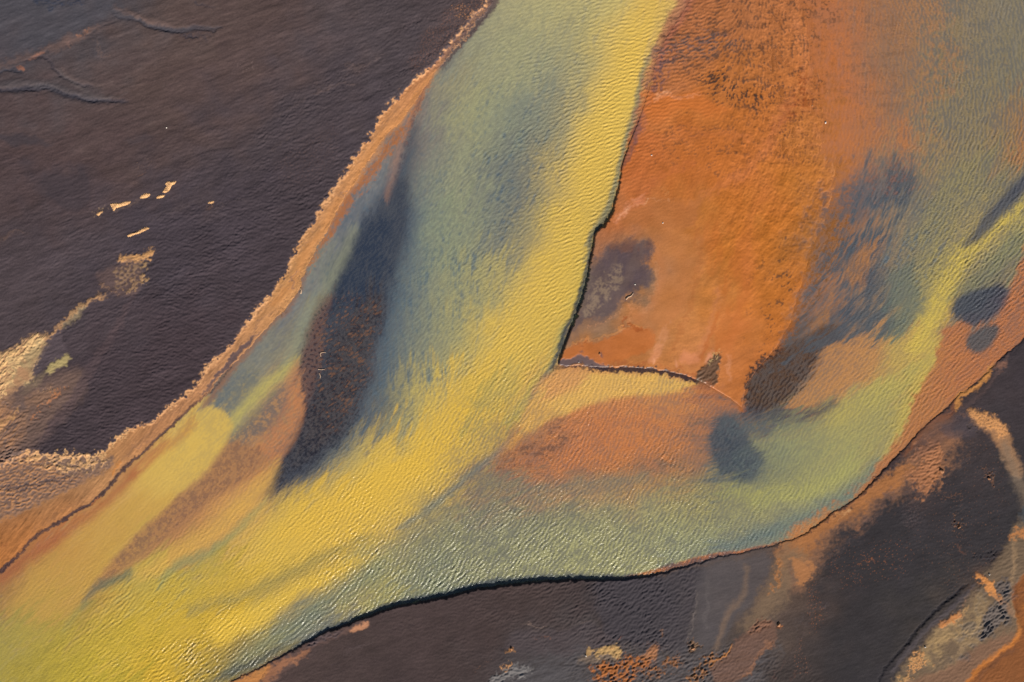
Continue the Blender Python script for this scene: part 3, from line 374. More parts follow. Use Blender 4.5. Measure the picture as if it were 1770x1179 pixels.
L_LAND = [
 # bluish wet sheet in the north-west corner
 dict(p=[(-100,-60),(235,-60),(200,25),(150,52),(110,75),(55,105),(-10,128),(-100,140)], c=(78,78,88), f=22, w=8, a=.55, h=-.02),
 dict(p=[(62,-8),(150,-10),(150,8),(100,15),(72,8)], c=(56,62,80), f=5, w=4, v=3, a=.8, n=('low2',-1,.6), dr=.03),
 dict(p=[(-20,122,4),(20,112,3),(45,100,4),(75,88,6),(110,76,7),(140,62,6),(170,52,3)], c=(120,94,86), f=8, w=4, v=2, a=.6, h=.03),
 dict(p=[(32,118),(42,114),(46,122),(34,120)], c=(180,118,90), f=2.5, v=1, a=.7), dict(p=[(52,103),(58,96),(72,96),(66,101)], c=(170,116,92), f=3, v=1, a=.6),
 dict(p=[(136,60,1.5),(148,55,1.5),(160,53,1)], c=(176,122,92), f=2.5, v=2, a=.7, n=('f',-1,.3)), dict(p=[(166,57,1.5),(172,56,.8)], c=(140,112,96), f=2, v=1, a=.7),
 dict(p=[(120,80,2),(128,76,2)], c=(160,122,110), f=3, v=2, a=.5),
 # dry stream scars
 dict(p=[(-20,162,2),(10,157,3),(40,155,4),(80,152,5),(105,158,4),(130,166,4),(165,173,4),(210,177,2),(225,176,1)], c=(60,60,72), f=4, w=1.5, v=.8, a=.85, h=-.1, dr=.03),
 dict(p=[(-10,152,3),(30,145,5),(70,148,6),(100,150,5),(140,163,4),(190,172,3)], c=(92,86,90), f=5, w=1.5, v=.6, a=.6, h=0.081, dr=.02),
 dict(p=[(45,106,1.2),(60,101,1.5),(78,103,1.6),(90,113,2),(100,125,2),(120,136,2),(145,146,1.5),(165,148,1)], c=(72,66,74), f=2.2, w=1.5, v=.6, a=.75, h=-0.108),
 dict(p=[(-10,138,1.5),(15,124,2),(30,122,2),(42,126,1)], c=(52,56,70), f=2, v=.6, a=.8, h=-.09),
 dict(p=[(192,6,1.5),(205,30,2),(235,33,3),(262,42,4),(290,52,5),(315,56,4),(350,52,3),(384,51,1)], c=(72,72,82), f=3.5, w=1.5, v=.6, a=.8, h=-.09, dr=.03),
 dict(p=[(200,14,2),(230,24,3),(262,34,4),(300,44,3),(330,50,2)], c=(108,90,86), f=5, w=1.5, a=.6, h=0.072),
 dict(p=[(310,64,1),(335,66,1.6),(362,60,1)], c=(62,60,72), f=2, v=2, a=.7, h=-.05), dict(p=[(335,3,1),(348,9,1.5),(376,10,1)], c=(60,60,74), f=2, v=1, a=.8, h=-.05),
 dict(p=[(140,52,1),(155,62,1.5),(175,50,1.5),(200,42,1.2),(198,32,1)], c=(74,68,74), f=2, w=1.5, v=.6, a=.7, h=-0.072),
 dict(p=[(158,70,1),(166,88,1.5),(178,98,1.5),(190,100,1)], c=(132,106,98), f=2.2, v=2, a=.6, h=.03),
 dict(p=[(110,118,2),(125,132,3),(170,146,2),(190,144,1.4),(198,140,1)], c=(112,94,92), f=2.5, w=1.5, v=.6, a=.5, h=0.063),
 dict(p=[(-10,230),(40,222),(75,232),(60,250),(0,252)], c=(66,62,70), f=10, w=10, a=.6), dict(p=[(75,290),(140,280),(160,330),(110,350),(70,330)], c=(68,62,70), f=16, w=12, a=.6),
 dict(p=[(215,236),(245,230),(260,242),(230,248)], c=(72,64,70), f=8, w=6, a=.5),
 # thin dark threads and pale folds of the dry streams
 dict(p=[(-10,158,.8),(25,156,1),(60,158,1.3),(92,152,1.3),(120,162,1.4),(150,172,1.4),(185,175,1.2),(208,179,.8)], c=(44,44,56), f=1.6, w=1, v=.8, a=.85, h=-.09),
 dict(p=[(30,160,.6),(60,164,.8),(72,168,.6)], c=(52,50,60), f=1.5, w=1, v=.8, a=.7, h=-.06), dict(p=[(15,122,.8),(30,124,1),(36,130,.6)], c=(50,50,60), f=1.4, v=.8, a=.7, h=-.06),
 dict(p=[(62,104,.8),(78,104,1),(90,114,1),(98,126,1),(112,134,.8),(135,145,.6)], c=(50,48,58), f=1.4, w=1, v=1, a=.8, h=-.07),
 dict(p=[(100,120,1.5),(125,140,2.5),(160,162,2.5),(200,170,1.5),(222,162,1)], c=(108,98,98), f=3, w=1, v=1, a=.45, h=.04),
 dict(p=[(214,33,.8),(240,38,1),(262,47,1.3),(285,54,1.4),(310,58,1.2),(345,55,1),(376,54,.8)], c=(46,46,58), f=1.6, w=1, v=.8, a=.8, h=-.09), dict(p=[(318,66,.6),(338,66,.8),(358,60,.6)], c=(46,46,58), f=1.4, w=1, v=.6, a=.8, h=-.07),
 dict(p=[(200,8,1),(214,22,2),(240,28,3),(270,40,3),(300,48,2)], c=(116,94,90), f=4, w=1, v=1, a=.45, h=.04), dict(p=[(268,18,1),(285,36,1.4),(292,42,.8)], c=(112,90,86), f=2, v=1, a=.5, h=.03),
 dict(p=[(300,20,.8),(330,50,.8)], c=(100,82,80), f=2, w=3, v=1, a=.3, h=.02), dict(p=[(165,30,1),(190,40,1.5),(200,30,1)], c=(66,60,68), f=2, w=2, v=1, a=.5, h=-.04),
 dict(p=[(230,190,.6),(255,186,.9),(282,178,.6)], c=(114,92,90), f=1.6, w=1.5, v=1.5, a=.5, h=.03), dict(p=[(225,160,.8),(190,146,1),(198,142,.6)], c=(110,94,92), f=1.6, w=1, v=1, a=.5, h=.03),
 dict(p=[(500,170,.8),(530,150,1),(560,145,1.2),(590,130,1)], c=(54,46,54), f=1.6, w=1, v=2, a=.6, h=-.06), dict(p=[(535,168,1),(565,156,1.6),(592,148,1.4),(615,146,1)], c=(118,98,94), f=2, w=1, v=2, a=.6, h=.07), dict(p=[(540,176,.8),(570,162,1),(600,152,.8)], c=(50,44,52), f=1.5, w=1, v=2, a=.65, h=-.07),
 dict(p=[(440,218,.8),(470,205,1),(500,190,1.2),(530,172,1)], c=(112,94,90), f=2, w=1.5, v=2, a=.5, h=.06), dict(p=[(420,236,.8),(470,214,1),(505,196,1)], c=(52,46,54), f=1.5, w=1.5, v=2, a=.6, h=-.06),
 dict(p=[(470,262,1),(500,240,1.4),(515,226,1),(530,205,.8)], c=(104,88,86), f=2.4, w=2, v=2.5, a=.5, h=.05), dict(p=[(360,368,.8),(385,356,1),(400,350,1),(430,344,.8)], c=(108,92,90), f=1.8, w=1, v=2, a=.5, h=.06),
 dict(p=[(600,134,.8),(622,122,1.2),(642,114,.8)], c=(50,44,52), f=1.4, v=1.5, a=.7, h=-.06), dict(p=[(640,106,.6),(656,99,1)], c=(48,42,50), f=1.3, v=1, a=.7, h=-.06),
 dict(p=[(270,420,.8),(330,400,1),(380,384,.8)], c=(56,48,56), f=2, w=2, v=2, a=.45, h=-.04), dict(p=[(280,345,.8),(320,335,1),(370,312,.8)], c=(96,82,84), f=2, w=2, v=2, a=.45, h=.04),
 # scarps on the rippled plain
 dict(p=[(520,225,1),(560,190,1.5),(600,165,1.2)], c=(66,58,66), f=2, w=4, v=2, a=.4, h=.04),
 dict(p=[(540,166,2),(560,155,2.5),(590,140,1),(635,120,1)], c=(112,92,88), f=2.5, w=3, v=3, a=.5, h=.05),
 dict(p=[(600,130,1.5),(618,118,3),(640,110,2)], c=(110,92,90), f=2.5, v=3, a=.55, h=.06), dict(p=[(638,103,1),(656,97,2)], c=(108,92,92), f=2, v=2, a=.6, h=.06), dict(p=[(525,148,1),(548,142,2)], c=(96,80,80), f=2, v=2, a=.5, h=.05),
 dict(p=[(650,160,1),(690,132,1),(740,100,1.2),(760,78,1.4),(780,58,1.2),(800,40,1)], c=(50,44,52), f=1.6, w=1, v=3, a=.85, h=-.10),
 dict(p=[(445,218),(520,160),(600,140),(560,190),(500,225),(440,260)], c=(76,68,74), f=14, w=8, a=.4, dr=.05),
 dict(p=[(330,372,1),(360,358,1.5),(400,346,1.3),(432,338,1)], c=(60,54,64), f=2, w=3, v=3, a=.6, h=-.05, dr=.03), dict(p=[(260,385,2),(330,352,2),(372,335,1)], c=(92,80,82), f=3, w=3, v=3, a=.5, h=.04),
 dict(p=[(695,45),(730,30),(745,35),(700,60),(680,60)], c=(84,72,76), f=4, n=('g',-.5,.7), a=.5, dr=.08),
 # ochre dusting beside the crest
 dict(p=[(700,110),(760,40),(800,0),(830,0),(800,50),(760,90),(720,120)], c=(140,98,80), f=8, w=4, n=('g',-.5,1.9), a=.4),
 dict(p=[(786,18,2),(800,10,2),(812,3,1)], c=(208,146,100), f=3, v=4, n=('g',-.3,1), a=.8, h=.02), dict(p=[(800,28,2),(815,22,3),(830,6,3),(838,0,2)], c=(218,154,104), f=4, v=5, n=('g',-.3,1), a=.85, h=.03),
 dict(p=[(470,300),(560,220),(590,260),(520,330)], c=(100,76,70), f=16, n=('g',.2,1.6), a=.35),
 # strips of the mud bank
 dict(p=[(858,-10,5),(842,18,6),(822,44,6),(798,72,6),(776,96,5),(756,118,3)], c=(92,76,76), f=3, w=1.5, v=1, a=.85, h=.04),
 dict(p=[(854,8,1),(832,36,1.4),(806,66,1.2),(780,98,1.2),(760,122,1)], c=(52,44,52), f=1.5, w=1.5, v=1.2, a=.85, h=-.04),
 dict(p=[(835,18,1),(812,50,1.5),(786,82,1.5),(756,112,1.5)], c=(214,158,112), f=1.6, w=1.5, v=3, a=.7),
 dict(p=[(752,120,4),(722,156,5),(694,196,6),(666,236,7),(632,288,7),(600,334,7),(568,382,7),(534,434,6),(500,490,6),(470,526,5)], c=(202,138,82), f=5, w=3, v=1, a=.6),
 dict(p=[(735,140,1),(708,172,1.2),(690,188,1)], c=(110,84,72), f=1.5, v=3, a=.6, h=-.03),
 dict(p=[(690,170,1.5),(668,205,1.8),(640,245,2),(612,282,2),(590,312,2),(566,355,2),(545,392,2),(512,450,2),(478,505,2),(444,548,2)], c=(150,112,88), f=2, w=2, v=3, a=.55, n=('f',-1,.6)),
 dict(p=[(688,212,.8),(668,236,1),(640,280,1.2),(612,318,1),(590,352,1),(568,392,1),(545,430,1.2),(520,478,1.6),(500,515,1.6),(476,546,1.5)], c=(104,74,58), f=1.6, w=1.5, v=4, a=.75, n=('g',-1.3,.2), h=-.03),
 dict(p=[(512,470,1.5),(505,482,2.5),(498,494,2)], c=(118,96,92), f=2.5, v=3, a=.7), dict(p=[(585,336,1),(596,332,2),(604,330,1)], c=(120,100,98), f=2, v=3, a=.7),
 dict(p=[(474,536,1),(456,556,1.5),(440,572,1)], c=(120,94,84), f=1.5, v=2, a=.6),
 dict(p=[(450,574,1.4),(438,583,2.5),(424,596,4),(408,612,4.5),(392,632,4),(376,650,3.5),(362,668,2.5),(345,682,1.5)], c=(92,76,80), f=1.8, w=1, v=1.2, a=.92, h=-.01),
 dict(p=[(440,574,.8),(424,588,.8),(404,600,.8),(388,618,.8),(378,636,.8),(366,652,.8),(346,668,.8),(326,690,.8),(300,716,.8)], c=(80,62,62), f=1.3, w=1, v=1.2, a=.7, h=-.03),
 dict(p=[(400,632,1.5),(372,668,1.5),(352,684,1.8),(326,707,2.2),(300,733,2.7),(282,750,2.7),(265,765,2.5),(241,788,2.7),(217,808,2.7),(190,838,3.0),(163,865,3.0),(150,875,3.3),(136,882,3.3),(102,903,3.0),(64,926,2.4),(31,960,2.4),(8,982,4.0),(-20,1002,4.8)], c=(56,44,52), f=1.5, w=.6, v=1, a=.9, h=.0),
 dict(p=[(270,748,1),(240,772,1.5),(222,790,1)], c=(120,90,78), f=1.6, v=2, a=.6, h=-.02), dict(p=[(318,690,.8),(270,738,1.5),(236,770,1.4),(214,796,1)], c=(140,104,82), f=1.6, w=2, v=1.5, a=.6),
 dict(p=[(188,816,3),(200,812,3),(212,806,2)], c=(196,128,66), f=2, v=2, a=.8, h=.03), dict(p=[(156,868,2),(170,858,2.5)], c=(176,110,62), f=2, v=2, a=.7, h=.03),
 dict(p=[(60,918,1),(100,888,1.5),(140,868,1)], c=(128,90,66), f=1.8, w=2, v=2, a=.6, h=-.02), dict(p=[(4,948,2),(12,944,2)], c=(150,90,50), f=2, v=2, a=.7, h=.03),
 dict(p=[(250,735,2),(220,765,3),(190,795,4),(150,822,5),(102,854,5),(50,875,5),(0,896,5)], c=(202,146,96), f=5, w=2, v=1, a=.5),
 # crusted ochre and slate ripples left of the bank
 dict(p=[(-60,790),(40,778),(100,782),(180,785),(196,796),(150,826),(102,856),(50,878),(0,898),(-60,915)], c=(122,100,92), f=5, w=3, v=2, a=.85, dr=.03),
 dict(p=[(50,784),(100,785),(180,784),(190,796),(140,815),(90,815),(60,805),(40,795)], c=(226,174,120), f=5, w=3, v=4, n=('vx',-.7,.9), a=.9, h=.09, dr=.05),
 dict(p=[(-60,800),(60,790),(110,820),(150,822),(90,856),(0,892),(-60,900)], c=(206,146,96), f=5, w=3, v=2, n=('lr',-.6,1.1), a=.75, h=.04),
 dict(p=[(0,846,2),(60,838,2.5),(100,828,2),(130,826,1.2)], c=(64,62,74), f=2.2, w=2, v=3, a=.8, h=-.05),
 dict(p=[(18,768,4),(22,785,5),(30,800,3)], c=(96,90,92), f=4, v=2, a=.7),
 # pale crust fan at the left edge
 dict(p=[(-60,600),(-10,612),(30,600),(50,583),(75,582),(84,590),(74,612),(62,640),(36,665),(20,690),(0,715),(-60,740)], c=(196,150,110), f=7, w=2, v=2, a=.85, h=.05),
 dict(p=[(-60,600),(-10,612),(30,600),(50,583),(75,582),(84,590),(70,606),(40,615),(20,640),(0,690),(-60,720)], c=(238,194,138), f=6, w=2, v=2.5, n=('st',-1.2,1), a=.9, h=.08),
 dict(p=[(30,630),(60,600),(76,600),(68,630),(50,655),(30,668),(20,655)], c=(178,156,116), f=6, w=4, v=3, a=.75, n=('m',-1.5,.4)),
 dict(p=[(78,600),(110,565),(112,590),(120,608),(90,628),(70,640),(58,638),(68,622)], c=(94,82,88), f=4, w=2, v=1, a=.85),
 dict(p=[(84,590,2),(100,570,2),(120,550,2),(140,532,3),(160,522,3),(172,516,3),(185,512,2)], c=(220,168,116), f=3.6, w=1, v=2, a=.85, h=.07),
 dict(p=[(120,558,3),(138,540,4),(150,530,3)], c=(164,144,112), f=5, w=2, v=2, a=.7),
 dict(p=[(180,515),(165,530),(150,555),(120,590),(125,610),(145,600),(185,560),(215,520),(240,495),(232,490),(210,505)], c=(84,72,78), f=8, w=5, a=.5),
 dict(p=[(84,640),(92,628),(108,618),(117,610),(125,618),(122,628),(104,636),(92,644)], c=(190,170,116), f=3.5, w=1.5, v=1.5, a=.9, h=.04),
 dict(p=[(60,652),(84,640),(74,652),(50,668),(40,672)], c=(164,142,108), f=6, w=3, a=.6),
 dict(p=[(-60,720),(20,680),(60,655),(130,640),(150,640),(146,680),(120,710),(84,745),(40,780),(0,800),(-60,800)], c=(122,98,88), f=14, w=3, a=.8),
 dict(p=[(-60,700),(0,690),(20,700),(42,735),(34,765),(8,775),(-60,780)], c=(190,138,98), f=14, w=3, v=2, a=.65, n=('st',-2,1.2), h=.02),
 dict(p=[(20,680),(80,660),(110,672),(80,690),(50,740),(30,720)], c=(150,114,90), f=12, w=5, v=3, a=.6, n=('m',-1.5,1)),
 dict(p=[(112,668,2),(92,685,3),(74,708,3),(60,728,3)], c=(196,128,82), f=3, w=2, v=4, a=.75, n=('f',-1,.4)),
 dict(p=[(10,700,6),(30,712,5),(60,700,6)], c=(112,94,90), f=5, w=4, v=4, a=.6, n=('vy',-.5,.6)), dict(p=[(68,662,2),(90,664,2),(104,668,1)], c=(224,176,126), f=4, n=('g',.3,1.4), a=.8),
 dict(p=[(150,640),(180,590),(210,540),(240,500),(212,560),(180,620),(150,672),(120,715),(85,750),(70,760),(100,715),(130,670)], c=(92,76,80), f=5, w=2, a=.7),
 dict(p=[(250,740,1),(330,690,1)], c=None, f=1) if False else dict(p=[(212,560,.6),(180,620,.8),(152,672,.8),(122,715,.8),(90,748,.8)], c=(56,48,58), f=1.6, w=1, v=1, a=.6, h=-.04),
 # cream crests of the crust fan
 dict(p=[(-10,700,2),(10,676,2.5),(22,652,2.5),(34,626,3),(50,602,3),(72,588,3)], c=(240,198,140), f=2.6, w=2, v=3.5, a=.85, h=.06), dict(p=[(-10,650,2),(12,628,2.5),(34,606,2.5)], c=(238,192,132), f=2.6, w=2, v=3.5, a=.8, h=.06),
 dict(p=[(-10,680,1.5),(8,652,2),(20,634,1.5)], c=(150,116,92), f=2.4, w=2, v=3, a=.7, h=-.05), dict(p=[(40,660,1.4),(58,640,1.8),(70,616,1.4)], c=(222,180,130), f=2.6, w=2, v=3, a=.7, h=.05), dict(p=[(-10,745,3),(20,725,3),(34,705,2)], c=(222,168,112), f=4, w=3, v=3, a=.7, h=.03),
 dict(p=[(60,786,1.5),(95,783,1.5),(130,786,2),(165,786,2),(186,778,1.5),(200,766,1.5),(222,746,1.5)], c=(240,194,138), f=2.2, w=1.5, v=3.5, a=.85, h=.07), dict(p=[(100,800,2),(130,804,2),(160,796,2)], c=(214,170,120), f=3, w=2, v=4, a=.7, h=.04),
 # honeycombed crust islets
 dict(p=[(208,447),(215,442),(228,444),(245,440),(256,436),(264,430),(267,440),(258,448),(240,452),(225,452),(212,452)], c=(226,170,112), f=3.5, w=1.5, v=2.5, a=.9, h=.07),
 dict(p=[(198,470),(212,462),(240,458),(258,456),(262,462),(245,470),(232,480),(212,494),(200,492),(206,480)], c=(196,158,112), f=4, w=1.5, v=2, n=('sp',-1.2,1), a=.85, h=.05),
 dict(p=[(222,492),(232,484),(248,484),(252,490),(238,490),(230,496)], c=(208,164,112), f=2.4, v=3, a=.9, h=.05), dict(p=[(184,502,1.4),(194,498,2),(206,500,1)], c=(200,152,104), f=2, v=4, a=.85, h=.05),
 dict(p=[(190,462),(240,450),(240,500),(200,505),(180,500)], c=(110,88,84), f=7, w=4, a=.6), 
 dict(p=[(165,372,1),(173,364,1.2),(186,359,1.2)], c=(176,146,112), f=2, v=3, n=('g',-.6,.5), a=.8, h=.03), dict(p=[(205,366,1.5),(222,362,2),(242,350,1)], c=(126,104,94), f=2.5, v=2, a=.7, h=.02),
 dict(p=[(240,289,1),(255,284,1),(268,280,1)], c=(136,108,90), f=1.5, v=4, n=('g',-.3,.8), a=.7, h=.02), dict(p=[(240,297,.7),(268,295,.7)], c=(160,116,90), f=1.4, v=2, a=.6, n=('g',-.3,.8)), dict(p=[(222,310,.7),(240,305,.7)], c=(136,110,92), f=1.4, v=2, a=.6, n=('g',-.3,.8)), dict(p=[(355,360,.8),(368,351,1)], c=(150,110,80), f=2, v=2, a=.6),
 dict(p=[(418,118,2),(432,114,3),(446,110,2)], c=(132,112,108), f=3, v=4, n=('g',0,1), a=.6),
 # crests of the north shore at the far bottom left, dunes
 dict(p=[(-60,410),(0,414),(40,410),(46,406)], c=(84,68,68), f=3, w=2, a=.5),
 dict(p=[(-10,416,1),(20,410,2),(44,406,1.4)], c=(108,86,78), f=2, v=2, a=.6, h=.05),
 # ---- south side
 dict(p=[(380,1190),(400,1176),(440,1160),(480,1140),(520,1120),(560,1100),(600,1080),(632,1072),(620,1084),(560,1112),(520,1140),(480,1175),(470,1210),(380,1230)], c=(108,84,78), f=4, w=2, v=1.5, a=.75),
 dict(p=[(380,1195),(410,1174),(450,1154),(470,1150),(462,1166),(440,1180),(420,1200)], c=(204,138,78), f=3, w=1.5, v=1.5, a=.9),
 dict(p=[(450,1182),(472,1150),(500,1138),(534,1124),(530,1134),(490,1154),(466,1182)], c=(170,116,84), f=4, w=2, v=2, a=.75), dict(p=[(608,1090),(614,1078),(632,1071),(636,1077),(620,1086)], c=(206,146,110), f=2, v=1, a=.9),
 dict(p=[(440,1182,.8),(462,1158,1),(490,1140,1),(510,1126,1)], c=(60,44,50), f=1.3, v=1.5, a=.85, h=-.04), dict(p=[(440,1160,1),(470,1146,1.5),(495,1132,1),(512,1118,1)], c=(130,110,80), f=1.6, v=2, a=.7),
 dict(p=[(535,1118),(545,1106),(580,1090),(600,1082),(590,1092),(560,1108),(545,1120)], c=(92,80,84), f=3, v=2, a=.7, dr=.12),
 dict(p=[(598,1130,1),(620,1116,1.5),(640,1108,1)], c=(96,82,84), f=2, v=2, a=.6, h=.05), dict(p=[(570,1150,1),(582,1146,1.5),(590,1142,1)], c=(64,54,60), f=1.6, v=1, a=.7, h=-.05), dict(p=[(672,1090,1),(690,1080,1.5),(720,1068,1)], c=(66,54,58), f=1.6, v=3, a=.6, h=-.05),
 # rippled slate field and its smooth apron
 dict(p=[(1040,1000),(1120,1000),(1215,982),(1206,1030),(1195,1080),(1188,1130),(1120,1120),(1060,1100),(1040,1090)], c=(72,67,74), f=7, w=3, v=2, a=.7),
 dict(p=[(888,1078,.7),(930,1080,.9),(980,1082,.9),(1020,1078,.7)], c=(140,118,108), f=1.3, v=1, a=.8, h=.02), dict(p=[(880,1100),(960,1086),(1040,1082),(1050,1110),(980,1130),(900,1130)], c=(84,74,78), f=8, w=4, a=.6),
 dict(p=[(1150,985,3),(1199,974,4),(1246,964,4),(1290,956,3),(1330,948,2)], c=(92,82,84), f=3, v=1, a=.75), dict(p=[(1100,1000,1),(1150,992,1.4),(1210,978,1.4),(1260,970,1)], c=(122,100,90), f=1.5, v=1, a=.6), dict(p=[(1080,1000,1.5),(1130,996,1.5),(1180,984,1.2),(1215,982,1)], c=(56,50,58), f=1.6, v=1, a=.7, h=-.04),
 dict(p=[(1212,985),(1300,960),(1330,960),(1320,1010),(1280,1060),(1240,1110),(1195,1120),(1205,1050)], c=(90,84,87), f=10, w=3, a=.75),
 dict(p=[(1204,1020,1),(1202,1050,1.5),(1194,1090,1.4),(1184,1110,1)], c=(128,116,112), f=1.8, w=1, v=1.5, a=.65, h=.02),
 dict(p=[(1290,980,3),(1282,1020,4),(1256,1060,5),(1240,1100,5),(1230,1130,4)], c=(138,112,92), f=6, w=3, v=1, a=.6), dict(p=[(1222,1000,2),(1224,1040,3),(1216,1080,3)], c=(112,104,104), f=5, w=3, a=.5),
 # ochre fan running down from the bank
 dict(p=[(1655,755,10),(1610,795,30),(1560,830,24),(1510,862,24),(1460,893,25),(1420,922,26),(1388,955,34),(1370,985,30)], c=(148,106,80), f=17, w=4, v=5, a=.75, e=('flow2',3), h=.02),
 dict(p=[(1560,815,10),(1510,850,14),(1462,884,15),(1420,910,17),(1385,940,22),(1365,965,22)], c=(184,120,68), f=13, w=3, v=4, a=.75, e=('flow2',3)),
 dict(p=[(1370,965,22),(1345,1010,18),(1318,1055,16),(1296,1082,10)], c=(132,108,86), f=14, w=3, v=3, a=.8),
 dict(p=[(1352,975,5),(1340,1005,4),(1334,1022,2)], c=(186,122,70), f=5, v=4, n=('vx',-1,.8), a=.8, dr=.04),
 dict(p=[(1580,790,10),(1604,778,16),(1610,805,20),(1590,830,14),(1572,832,8)], c=(182,122,84), f=6, w=4, v=4, a=.8, e=('vx',2), dr=.04, h=.03),
 dict(p=[(1600,760,6),(1625,750,12),(1645,752,8),(1640,775,6)], c=(164,112,80), f=9, w=4, v=4, a=.6),
 dict(p=[(1640,800,2),(1634,820,4),(1622,845,3)], c=(172,118,82), f=3, v=3, a=.7, h=.04),
 dict(p=[(1376,970,8),(1392,985,12),(1384,1000,6)], c=(190,128,80), f=5, w=3, v=3, a=.75), dict(p=[(1366,976,4),(1374,992,4)], c=(118,90,78), f=5, w=3, a=.6),
 dict(p=[(1500,880,8),(1540,866,10),(1480,905,6)], c=(116,90,84), f=9, w=4, v=4, a=.55, n=('m',-1,.8)),
 dict(p=[(1575,848,8),(1560,852,6)], c=(74,64,68), f=8, w=3, v=3, a=.6),
 dict(p=[(1476,908,2),(1483,912,3)], c=(172,118,84), f=3, v=2, a=.7, h=.05),
 dict(p=[(1445,888,.8),(1466,874,1),(1458,888,1),(1450,900,.8)], c=(238,184,130), f=1.6, v=2, a=.8), dict(p=[(1432,896,.6),(1444,890,.8)], c=(234,170,120), f=1.4, v=2, a=.8),
 dict(p=[(1320,947,1),(1381,929,1.2),(1420,904,1.4),(1450,880,1.8),(1486,857,2),(1510,834,2.2),(1540,802,2),(1564,776,2)], c=(62,46,50), f=1.6, w=1, v=2, a=.85, h=.02),
 dict(p=[(1560,780,4),(1590,750,4),(1625,718,4),(1659,690,4)], c=(150,92,58), f=6, w=3, v=2, a=.7), dict(p=[(1590,752,3),(1614,735,4),(1640,722,3)], c=(120,84,62), f=5, w=3, a=.6),
 dict(p=[(1650,706),(1660,682),(1690,660),(1704,640),(1716,628),(1706,655),(1690,672),(1668,686),(1660,702)], c=(206,142,78), f=3, w=2, v=1.5, a=.9),
 dict(p=[(1640,712,1),(1668,688,1),(1690,668,1),(1718,640,1),(1745,612,1),(1775,575,1)], c=(52,40,46), f=1.5, w=1, v=1.5, a=.8, h=-.06), dict(p=[(1640,735,1),(1668,708,1),(1700,676,1),(1722,650,1),(1750,608,1.2),(1780,575,1.2)], c=(48,40,48), f=1.4, w=2, v=2, a=.8, h=-.06),
 dict(p=[(1660,705,2),(1690,685,2.5),(1716,655,3),(1740,615,3)], c=(98,78,76), f=3, w=1, v=1, a=.6, h=.03), dict(p=[(1714,632),(1738,625),(1730,648),(1718,640)], c=(150,106,86), f=4, w=3, v=2, a=.6),
 dict(p=[(1620,720),(1650,712),(1640,745),(1600,785),(1570,800),(1580,765)], c=(120,88,76), f=8, w=4, a=.6), dict(p=[(1625,730),(1680,700),(1690,740),(1650,760),(1630,750)], c=(86,76,82), f=7, w=4, a=.6),
 # comet-shaped crust on the right
 dict(p=[(1674,706),(1688,708),(1700,715),(1722,722),(1738,735),(1744,748),(1755,780),(1766,820),(1748,820),(1735,790),(1718,762),(1700,740),(1680,726)], c=(180,132,92), f=6, w=1, v=1.5, a=.85, h=.05),
 dict(p=[(1672,710),(1686,706),(1706,716),(1730,726),(1742,746),(1730,752),(1706,738),(1684,724)], c=(228,162,102), f=4, w=1, v=2.5, a=.85, h=.05, n=('g',-2,.6)),
 dict(p=[(1730,765),(1748,770),(1790,880),(1780,900),(1745,820)], c=(132,114,98), f=10, w=2, a=.7), dict(p=[(1655,708,1.5),(1666,712,1.5)], c=(130,96,82), f=2.5, v=2, a=.7), dict(p=[(1676,725,3),(1688,735,2),(1696,740,1.5)], c=(84,72,60), f=2.5, v=4, n=('g',-.6,.6), a=.8, dr=.2),
 # bottom-right: pale crust plain and ochre pond
 dict(p=[(1745,925),(1770,895),(1850,860),(1880,1300),(1520,1300),(1545,1180),(1590,1120),(1640,1060),(1690,1015),(1700,990),(1730,960)], c=(122,102,82), f=7, w=4, v=2, a=.9, h=.05),
 dict(p=[(1668,1050),(1690,1030),(1706,1040),(1700,1080),(1690,1110),(1640,1120),(1600,1160),(1570,1179),(1560,1165),(1590,1130),(1630,1080)], c=(174,144,102), f=10, w=6, v=3, a=.75, n=('m',-1.6,1.0)),
 dict(p=[(1620,1076),(1635,1068),(1655,1055),(1650,1068),(1632,1080),(1622,1082)], c=(214,142,84), f=2.5, w=1.5, v=2, a=.9, h=.06), dict(p=[(1578,1132),(1586,1124),(1596,1134),(1604,1146),(1590,1156),(1566,1165),(1576,1148)], c=(220,158,100), f=2.5, v=4, a=.85, h=.05, n=('g',-1.2,.2)),
 dict(p=[(1560,1168),(1575,1162),(1570,1182),(1556,1182)], c=(212,160,106), f=2, v=3, a=.7, h=.04),
 dict(p=[(1684,990),(1694,994),(1712,1002),(1718,1018),(1730,1035),(1736,1046),(1720,1036),(1704,1018),(1690,1005)], c=(226,150,84), f=2.5, w=1, v=2, a=.9, h=.04), dict(p=[(1714,1020),(1730,1035),(1752,1052),(1756,1064),(1730,1050)], c=(158,122,96), f=4, a=.8),
 dict(p=[(1745,930,4),(1760,920,5),(1775,925,6)], c=(204,134,78), f=4, v=3, a=.8), dict(p=[(1752,930,2),(1750,980,3),(1748,1030,2.5),(1752,1060,2)], c=(170,138,104), f=4, w=2, a=.7),
 dict(p=[(1775,880,4),(1768,905,3)], c=(60,74,86), f=3, v=2, a=.7),
 dict(p=[(1675,1024,1),(1660,1045,1),(1650,1070,1),(1630,1085,.8)], c=(188,136,100), f=1.6, w=1, v=2, a=.7), dict(p=[(1700,1105,2),(1670,1110,3),(1650,1140,3),(1620,1165,2),(1600,1179,2)], c=(176,146,110), f=4, w=3, v=2, a=.65),
 dict(p=[(1718,1040),(1735,1050),(1726,1080),(1700,1100),(1696,1080)], c=(108,100,98), f=4, v=3, a=.8, dr=.12), dict(p=[(1722,1010),(1740,1000),(1745,1030),(1732,1035)], c=(100,92,92), f=4, v=3, a=.7, dr=.1),
